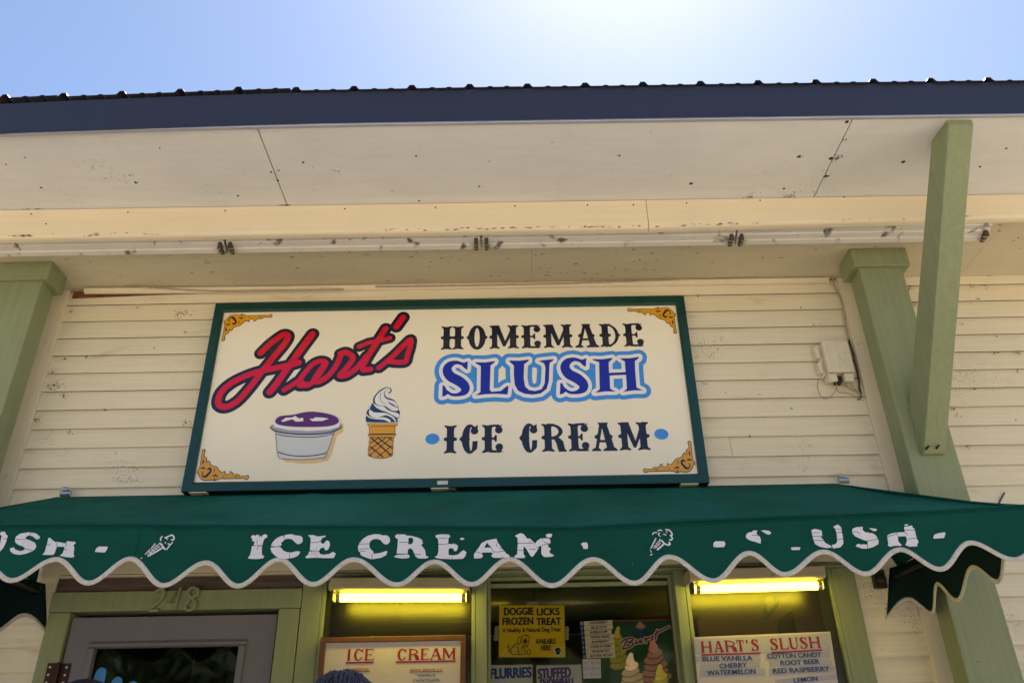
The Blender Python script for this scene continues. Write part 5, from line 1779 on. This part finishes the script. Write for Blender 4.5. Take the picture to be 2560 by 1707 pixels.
for s, a, b, zm, hgt, sl in (('BLUE VANILLA', 275, 872, 1274, 56, 6), ('CHERRY', 478, 808, 1357, 58, 8), ('WATERMELON', 330, 912, 1438, 58, 12), ('COTTON CANDY', 1052, 1700, 1238, 58, 10), ('ROOT BEER', 1210, 1680, 1318, 58, 10), ('RED RASPBERRY', 1118, 1800, 1412, 58, 16), ('LEMON', 1370, 1655, 1523, 58, 14)):
    (xa, za), (xb, _) = q2((a, zm + hgt / 2)), q2((b, zm + hgt / 2))
    zt_ = q2((a, zm - hgt / 2))[1]
    rs = q2((b, zm - sl))[1] - q2((a, zm + sl))[1]
    sans('menu_line', s, xa, xb, za, zt_, yl2, 'boardblue', SB, bold=.008, heavy=.035, rise=rs * .9)

# yellow dog-treat poster
YP = .058
DP = thing('poster', 'yellow dog treat poster taped inside the middle window', 'poster', (.3, YP, 1.9))
q = lambda p: U(dD(p), YP)
quadbox('poster_sheet', 'yellow', DP, [q((165, 1388)), q((1795, 1390)), q((1772, 128)), q((180, 122))], YP, YP + .001)
yl = YP - .001
q = lambda p: U(dD(p), yl)
for s, a, b, z0_, z1_, bo in (('DOGGIE', 300, 1022, 362, 183, .055), ('LICKS', 1105, 1655, 366, 190, .055), ('FROZEN', 262, 1010, 602, 425, .055), ('TREAT', 1092, 1692, 605, 432, .055), ('A Healthy & Natural Dog Treat', 258, 1690, 815, 680, .03), ('AVAILABLE', 1075, 1562, 1066, 940, .04), ('HERE', 1205, 1440, 1225, 1098, .04)):
    (xa, za), (xb, _) = q((a, z0_)), q((b, z0_))
    sans('poster_line', s, xa, xb, za, q((a, z1_))[1], yl, 'blackprint', DP, bold=.008, heavy=bo)
dg_ = Fig()
SD = .10204 * .00178
for pts, r in (([(640, 1035), (560, 1085), (480, 1160), (455, 1230), (480, 1310), (560, 1325), (720, 1328), (830, 1310)], 9), ([(455, 1270), (400, 1210), (385, 1140), (410, 1095), (425, 1150), (450, 1200)], 9), ([(640, 1140), (645, 1210), (665, 1310)], 9), ([(725, 1150), (720, 1230), (740, 1300)], 8), ([(790, 1140), (800, 1230), (830, 1280)], 8),
               ([(720, 890), (660, 900), (630, 960), (640, 1060), (680, 1085), (700, 1020), (715, 930)], 9), ([(715, 940), (740, 880), (800, 850), (850, 860), (905, 890), (910, 960), (880, 1010)], 9), ([(820, 845), (870, 850), (915, 900)], 8), ([(730, 960), (740, 1040), (790, 1100), (860, 1095), (905, 1050), (905, 1010)], 8), ([(840, 1110), (845, 1145), (870, 1140), (875, 1105)], 7),
               ([(500, 1170), (570, 1120), (620, 1150), (640, 1220), (600, 1270)], 7), ([(905, 1205), (945, 1230), (950, 1290), (900, 1325), (855, 1290), (860, 1230), (905, 1205)], 9), ([(730, 1160), (760, 1120), (790, 1150)], 12)):
    dg_.stroke([q(p) for p in spline(pts, 3)], r * SD)
dg_.stroke([q((815, 1005)), q((830, 1030))], [52 * SD, 30 * SD])
dg_.stroke([q((800, 935)), q((800, 945))], 14 * SD)
dg_.stroke([q((845, 930)), q((845, 940))], 14 * SD)
flat('dog_drawing', dg_.loops(0, .0009), yl, 'brownprint', DP)
pw = Fig().stroke([q((1610, 1250)), q((1615, 1275))], 52 * SD)
for p in ((1560, 1205), (1600, 1175), (1645, 1180), (1675, 1225)):
    pw.stroke([q(p)], [24 * SD])
flat('paw_backing', pw.loops(18 * SD, .0009), yl + .0004, 'white', DP)
flat('paw_print', pw.loops(0, .0009), yl - .0004, 'ink', DP)
for pts in ([(850, 30), (1125, 30), (1125, 118), (850, 118)], [(40, 985), (75, 625), (170, 625), (160, 985)], [(1790, 635), (1880, 635), (1880, 970), (1798, 970)]):
    quadbox('tape', 'tape', DP, [U(dD(p), YP + .002) for p in reversed(pts)], YP + .0016, YP + .0024)

# handwritten flavour sheets
for s2, a, b, mt, lb, xx in ((('FLURRIES',), 1208, 1507, 'marker_blue', 'white sheet with blue hand-drawn lettering below the yellow dog treat poster', ((1218, 1500),)),
                             (('STUFFED', 'SNOWBALL'), 1533, 1840, 'marker_purple', 'white sheet with purple hand-drawn lettering left of the soft serve poster', ((1548, 1770), (1562, 1800)))):
    t = thing('poster', lb, 'poster', (U(b2((a, 1320)), YP)[0], YP, 1.6))
    x0_, z1_ = U(b2((a, 1318)), YP)
    x1_, _ = U(b2((b, 1318)), YP)
    B('poster_sheet', 'lilac', t, x0_, x1_, YP, YP + .001, z1_ - .22, z1_)
    for k, s in enumerate(s2):
        (xa, za), (xb, _) = U(b2((xx[k][0], 1408 + 72 * k)), yl), U(b2((xx[k][1], 1408 + 72 * k)), yl)
        sans('poster_line', s, xa, xb, za, U(b2((xx[k][0], 1338 + 72 * k)), yl)[1], yl, mt, t, bold=.01, heavy=.06, rise=.004)

# soft-serve poster
FP = thing('poster', 'dark green soft serve poster with red border in the middle window', 'poster', (.6, YP, 1.6))
q = lambda p: U(dF(p), YP)
quadbox('poster_sheet', 'pgreen', FP, [q((250, 1500)), (q((250, 1500))[0], 1.30), (q((2130, 1500))[0] + .004, 1.30), q((2130, 1480)), q((2020, 205)), q((820, 240))], YP + .0004, YP + .0014)
yl = YP - .0008
q = lambda p: U(dF(p), yl)
quadbox('poster_border', 'pred', FP, [q((825, 265)), q((825, 240)), q((2020, 205)), q((2020, 232))], yl, YP + .0003)
quadbox('poster_border', 'pred', FP, [q((2000, 234)), q((2020, 234)), q((2135, 1500)), (q((2135, 1500))[0] + .002, 1.31), (q((2105, 1500))[0] + .002, 1.31), q((2105, 1500))], yl, YP + .0003)


def swirl(cx, ztop, zbot, wid, lean, m1, m2, yk, n=6):
    """printed soft-serve: overlapping tilted coils, each with a darker underside, and a curled tip"""
    H = ztop - zbot
    for i in range(n):
        v = (i + .5) / n
        z = zbot + H * .88 * v
        rx, rz = wid * (1 - v) ** .62 + wid * .10, H * .125
        ox = wid * .05 * (-1) ** i
        def el(k, dz_):
            return [(cx + ox + rx * k * math.cos(t), z + dz_ + rz * k * math.sin(t) + .22 * rz * k * math.cos(t) * 1.6) for t in [q_ * .3142 for q_ in range(20)]]
        yy = yk - .00045 * (2 * i)
        flat('swirl_shadow', Fig().poly(el(1.0, 0)).loops(0, .0014), yy, m2, FP)
        flat('swirl_coil', Fig().poly(el(.93, rz * .17)).loops(0, .0014), yy - .0002, m1, FP)
    f = Fig().stroke(spline([(cx, zbot + H * .80), (cx + lean * .3, zbot + H * .92), (cx + lean, ztop), (cx + lean * 1.9, ztop - H * .02), (cx + lean * 2.0, ztop - H * .07)], 4), np.interp(np.linspace(0, 4, 17), range(5), [wid * .30, wid * .20, wid * .10, wid * .06, wid * .02]))
    flat('swirl_tip', f.loops(0, .0012), yk - .00045 * 2 * n, m1, FP)


for (px, pt, pb, pw_, ln_, m1, m2) in ((965, 385, 1200, 190, 30, 'sw_y', 'sw_y2'), (1715, 650, 1480, 300, -14, 'sw_p', 'sw_r'), (1235, 925, 1700, 270, 24, 'sw_t', 'sw_t2'), (1835, 1160, 1850, 240, 16, 'sw_y', 'sw_y2')):
    k = .1233 * .00178
    yk = YP - .0012 - (.0058 if pt > 800 else 0.0)
    swirl(U(dF((px, pb)), yk)[0], U(dF((px, pt)), yk)[1], U(dF((px, pb)), yk)[1], pw_ * k, ln_ * k, m1, m2, yk)
swirl_s = Fig().poly([q(p) for p in cspline([(1385, 262), (1440, 320), (1490, 360), (1450, 410), (1340, 415), (1295, 380), (1320, 320)], 3)])
flat('swirl_emblem', swirl_s.loops(0, .001), yl, 'sw_p', FP)
yt = YP - .0078
qq = lambda p: U(dF(p), yt)
bf = Fig()
SF = .1233 * .00178
for pts in ([(985, 700), (1050, 640), (1150, 610), (1230, 605), (1240, 640), (1130, 690), (1210, 690), (1250, 720), (1180, 780), (1070, 815)], [(1120, 620), (1070, 730), (1030, 830)], [(1310, 640), (1290, 700), (1330, 700), (1400, 630), (1385, 690), (1440, 680)], [(1470, 610), (1490, 600), (1500, 690)], [(1500, 640), (1550, 590), (1580, 600)], [(1660, 560), (1610, 580), (1640, 620), (1590, 650)], [(1730, 440), (1700, 560), (1690, 620)], [(1680, 520), (1800, 450), (1970, 370)]):
    bf.stroke([qq(p) for p in spline(pts, 3)], 16 * SF)
flat('poster_script_edge', bf.loops(14 * SF, .001), yt + .0006, 'sw_t', FP)
flat('poster_script', bf.loops(0, .001), yt, 'plum', FP)
for s, a, b, z0_, z1_ in (('F', 1135, 1190, 565, 510), ('L', 1205, 1245, 520, 462), ('A', 1270, 1345, 490, 425), ('V', 1340, 1475, 580, 395), ('O', 1508, 1570, 445, 395), ('R', 1600, 1665, 470, 420)):
    (xa, za), (xb, _) = qq((a, z0_)), qq((b, z0_))
    sans('poster_line', s, xa, xb, za, qq((a, z1_))[1], yt, 'boardblue', FP, bold=.03)

# numbered flavour list stuck over the poster's corner
FLs = thing('flavour_list', 'numbered list of eight cream flavour strips over the soft serve poster', 'list', (.5, YP, 1.8))
yn = YP - .0072
q = lambda p: U(dF(p), yn)
quadbox('number_strip', 'navy', FLs, [q((215, 1020)), q((290, 1020)), q((235, 262)), q((152, 265))], yn, yn + .001)
rowsF = ['STRAWBERRY', 'BLUE GOO', 'BUBBLEGUM', 'TROPICAL ORANGE', 'RASPBERRY', "COFFEE 'N' CREME", 'PISTACHIO NUT', 'BUTTER PECAN']
rws = [(240, 262, 345, 820, 232, 318), (247, 352, 433, 830, 325, 415), (257, 444, 532, 805, 425, 510), (262, 545, 635, 855, 520, 605), (270, 640, 730, 862, 615, 705), (275, 738, 828, 868, 715, 800), (283, 830, 920, 875, 808, 895), (290, 922, 1010, 882, 905, 990)]
for s, (xl, zt0, zb0, xr, zt1, zb1) in zip(rowsF, rws):
    quadbox('flavour_strip', 'pcream', FLs, [q((xl, zb0)), q((xr, zb1)), q((xr - 4, zt1)), q((xl - 4, zt0))], yn, yn + .001)
    zc0, zc1 = (zt0 + zb0) / 2, (zt1 + zb1) / 2
    zm = (zc0 + zc1) / 2
    wd_ = 22 * len(s) + 60 if len(s) > 12 else 34 * len(s) + 40
    xm = (xl + xr) / 2 + 12
    (xa, za), (xb, _) = q((xm - wd_ / 2, zm + 24)), q((xm + wd_ / 2, zm + 24))
    sans('flavour_name', s, xa, xb, za, q((xm, zm - 24))[1], yn - .001, 'navy', FLs, bold=.005, heavy=.05, rise=.003)
for i, d in enumerate('12345678'):
    xm, zm = 192 + i * 8, 303 + i * 96.5
    (xa, za), (xb, _) = q((xm - 14, zm + 28)), q((xm + 16, zm + 28))
    sans('number', d, xa, xb, za, q((xm, zm - 28))[1], yn - .001, 'pcream', FLs, bold=.0)
NT = thing('price_note', 'small white handwritten price note below the numbered flavour list', 'note', (.5, YP, 1.6))
quadbox('note_sheet', 'lilac', NT, [q((228, 1418)), q((590, 1412)), q((580, 1022)), q((212, 1028))], yn, yn + .001)
for s, zz in (('Sm.  $3.45', 1102), ('Med. $3.95', 1222), ('Lg.  $4.45', 1345)):
    (xa, za), (xb, _) = q((235, zz + 28)), q((555, zz + 28))
    sans('note_line', s, xa, xb, za, q((400, zz - 30))[1], yn - .001, 'teal', NT, bold=.0)


# ================================================================== people waiting at the window, backs to the lens
def person(name, label, x, y, h, shirt, hat):
    t = thing(name, label, 'person', (x, y, 0))
    s = h / 1.72
    P = lambda a, b, c: (x + a * s, y + b * s, c * s)
    vs, es, rs = [], [], []

    def add(p, r, par=None):
        vs.append(P(*p))
        rs.append(r * s)
        if par is not None:
            es.append((par, len(vs) - 1))
        return len(vs) - 1
    pel = add((0, 0, .95), .135)
    wst = add((0, .01, 1.10), .125, pel)
    ch = add((0, 0, 1.28), .145, wst)
    up_ = add((0, -.01, 1.40), .11, ch)
    nk = add((0, 0, 1.48), .055, up_)
    add((0, .01, 1.53), .055, nk)
    for sg in (-1, 1):
        sh = add((sg * .17, 0, 1.40), .062, up_)
        el = add((sg * .22, -.02, 1.12), .046, sh)
        wr = add((sg * .22, .06, .88), .032, el)
        pa = add((sg * .215, .08, .81), .030, wr)
        for k, (dx, dz, r) in enumerate(((-.028, -.075, .0085), (-.009, -.090, .0090), (.010, -.086, .0088), (.028, -.070, .0080))):
            m1 = add((sg * .215 + dx * .9, .088, .81 + dz * .55), r * 1.15, pa)
            add((sg * .215 + dx, .100, .81 + dz), r, m1)
        th = add((sg * .19, .11, .83), .011, pa)
        add((sg * .185, .13, .79), .0095, th)
        hp = add((sg * .09, 0, .88), .098, pel)
        kn = add((sg * .10, .01, .49), .062, hp)
        an = add((sg * .10, -.01, .09), .044, kn)
        add((sg * .115, .13, .035), .038, an)
    me = bpy.data.meshes.new('body')
    me.from_pydata(vs, es, [])
    o = put('body', me, t)
    sk = o.modifiers.new('skin', 'SKIN')
    sk.use_smooth_shade = True
    for i, r in enumerate(rs):
        me.skin_vertices[0].data[i].radius = (r, r)
    me.skin_vertices[0].data[0].use_root = True
    sb = o.modifiers.new('sub', 'SUBSURF')
    sb.levels = sb.render_levels = 1
    dgx = bpy.context.evaluated_depsgraph_get()
    bm2 = bpy.data.meshes.new_from_object(o.evaluated_get(dgx))
    # head: a shaped skull with jaw, nose, brow and ears joined to the body mesh
    V = [tuple(v.co) for v in bm2.vertices]
    Fs = [tuple(p.vertices) for p in bm2.polygons]
    hm = MB()
    hm.v, hm.f = V, Fs
    hz = 1.605
    nu, nv = 24, 16
    o0 = len(hm.v)
    for j in range(nv + 1):
        ph = -math.pi / 2 + math.pi * j / nv
        for i in range(nu):
            th = 2 * math.pi * i / nu
            cx_, cy_, cz_ = math.cos(ph) * math.cos(th), math.cos(ph) * math.sin(th), math.sin(ph)
            wx = .078 * (1 - .22 * max(0, -cz_))
            wy = .098 * (1 - .10 * max(0, -cz_) * (cy_ < 0))
            px_, py_, pz_ = cx_ * wx, cy_ * wy, cz_ * .115
            if cy_ > .9 and -.35 < cz_ < .1:
                py_ += .022 * (1 - abs(cz_ + .12) / .3)          # nose
            if cy_ > .6 and -.62 < cz_ < -.5:
                py_ -= .004                                      # mouth line
            if cy_ > .6 and .05 < cz_ < .2 and .25 < abs(cx_) < .6:
                py_ -= .010                                      # eye sockets
            if abs(cx_) > .94 and abs(cz_) < .25 and abs(cy_) < .3:
                px_ += math.copysign(.018, px_)                  # ears
            hm.v.append(P(px_, py_ + .012, hz + pz_))
    for j in range(nv):
        for i in range(nu):
            hm.f.append((o0 + j * nu + i, o0 + j * nu + (i + 1) % nu, o0 + (j + 1) * nu + (i + 1) % nu, o0 + (j + 1) * nu + i))
    bpy.data.objects.remove(o)
    body = hm.build('body', 'skin', t, smooth=True)

    def dress(nm, mat, za, zb_, grow, armz=None):
        """cloth shell: the body faces between two heights, pushed outward"""
        src = bm2
        src.calc_loop_triangles()
        nr = [v.normal.copy() for v in src.vertices]
        keep = [p for p in src.polygons if all(za * s < src.vertices[i].co.z < zb_ * s for i in p.vertices) and
                (armz is None or all((abs(src.vertices[i].co.x - x) < .165 * s or src.vertices[i].co.z > armz * s) for i in p.vertices))]
        idx = {}
        m = MB()
        for p in keep:
            fcs = []
            for i in p.vertices:
                if i not in idx:
                    idx[i] = len(m.v)
                    m.v.append(tuple(src.vertices[i].co + nr[i] * grow))
                fcs.append(idx[i])
            m.f.append(tuple(fcs))
        c = m.build(nm, mat, t, smooth=True)
        so = c.modifiers.new('cloth', 'SOLIDIFY')
        so.thickness = .004
        return c
    dress('shirt', shirt, .90, 1.47, .012, .96)
    dress('trousers', 'jeans', .10, .985, .010, 1.4)
    for sg in (-1, 1):
        MB().ball(P(sg * .11, .06, .045), (.048 * s, .135 * s, .045 * s), 12, 8).build('shoe', 'shoe', t, smooth=True)
    top = hz
    if hat:
        m = MB()
        nu, nv = 40, 12
        for j in range(nv + 1):
            ph = rad(-8) + rad(98) * j / nv
            for i in range(nu):
                th = 2 * math.pi * i / nu
                rib = 1 + .008 * math.cos(th * 20) * math.cos(ph)
                m.v.append(P(.090 * math.cos(ph) * math.cos(th) * rib, .012 + .110 * math.cos(ph) * math.sin(th) * rib, hz + .012 + .112 * math.sin(ph)))
        for j in range(nv):
            for i in range(nu):
                m.f.append((j * nu + i, j * nu + (i + 1) % nu, (j + 1) * nu + (i + 1) % nu, (j + 1) * nu + i))
        c = m.build('cap', 'cap', t, smooth=True)
        so = c.modifiers.new('knit', 'SOLIDIFY')
        so.thickness = .004
    else:
        rnd = random.Random(3)
        base = MB()
        nu, nv = 28, 10
        for j in range(nv + 1):
            ph = rad(-35) + rad(125) * j / nv
            for i in range(nu):
                th = 2 * math.pi * i / nu
                lift = 0 if math.sin(th) < .3 else .25 * (math.sin(th) - .3)
                base.v.append(P(.088 * math.cos(ph) * math.cos(th), .008 + .106 * math.cos(ph) * math.sin(th), hz + .004 + .112 * math.sin(ph) + lift * .08 * (1 - j / nv)))
        for j in range(nv):
            for i in range(nu):
                base.f.append((j * nu + i, j * nu + (i + 1) % nu, (j + 1) * nu + (i + 1) % nu, (j + 1) * nu + i))
        hr = base.build('hair', 'hair1', t, smooth=True)
        st_ = MB()
        for _ in range(950):
            th0 = rnd.uniform(0, 2 * math.pi)
            if .25 * math.pi < th0 < .75 * math.pi and rnd.random() < .5:
                continue
            a0 = rnd.uniform(.05, .5)
            ln_ = rnd.uniform(.5, 1.1)
            off = rnd.uniform(.0, .014)
            w0, wf = rnd.uniform(.01, .05), rnd.uniform(5, 10)
            phs = rnd.uniform(0, 6)
            pts = []
            for k in range(9):
                u = k / 8
                ph = math.pi / 2 - a0 - ln_ * u * 1.5
                th = th0 + w0 * 3 * math.sin(wf * u + phs)
                rr = 1.0 + (off + .010 * math.sin(wf * 1.3 * u + phs)) / .1
                pts.append(P(.090 * rr * math.cos(ph) * math.cos(th), .008 + .108 * rr * math.cos(ph) * math.sin(th), hz + .004 + .114 * rr * math.sin(ph)))
            st_.tube(pts, [.0011] * 6 + [.0009, .0007, .0003], 4, caps=False)
        ho = st_.build('hair_strands', 'hair1', hr, smooth=True)
        ho['kind'] = 'stuff'
    return t


person('person', 'person with wavy greying dark hair seen from behind, below the framed menu board', -.405, -1.6, 1.692, 'shirt1', False)
person('person', 'person in dark plum cap seen from behind, in front of the door', -1.010, -1.6, 1.70, 'shirt2', True)
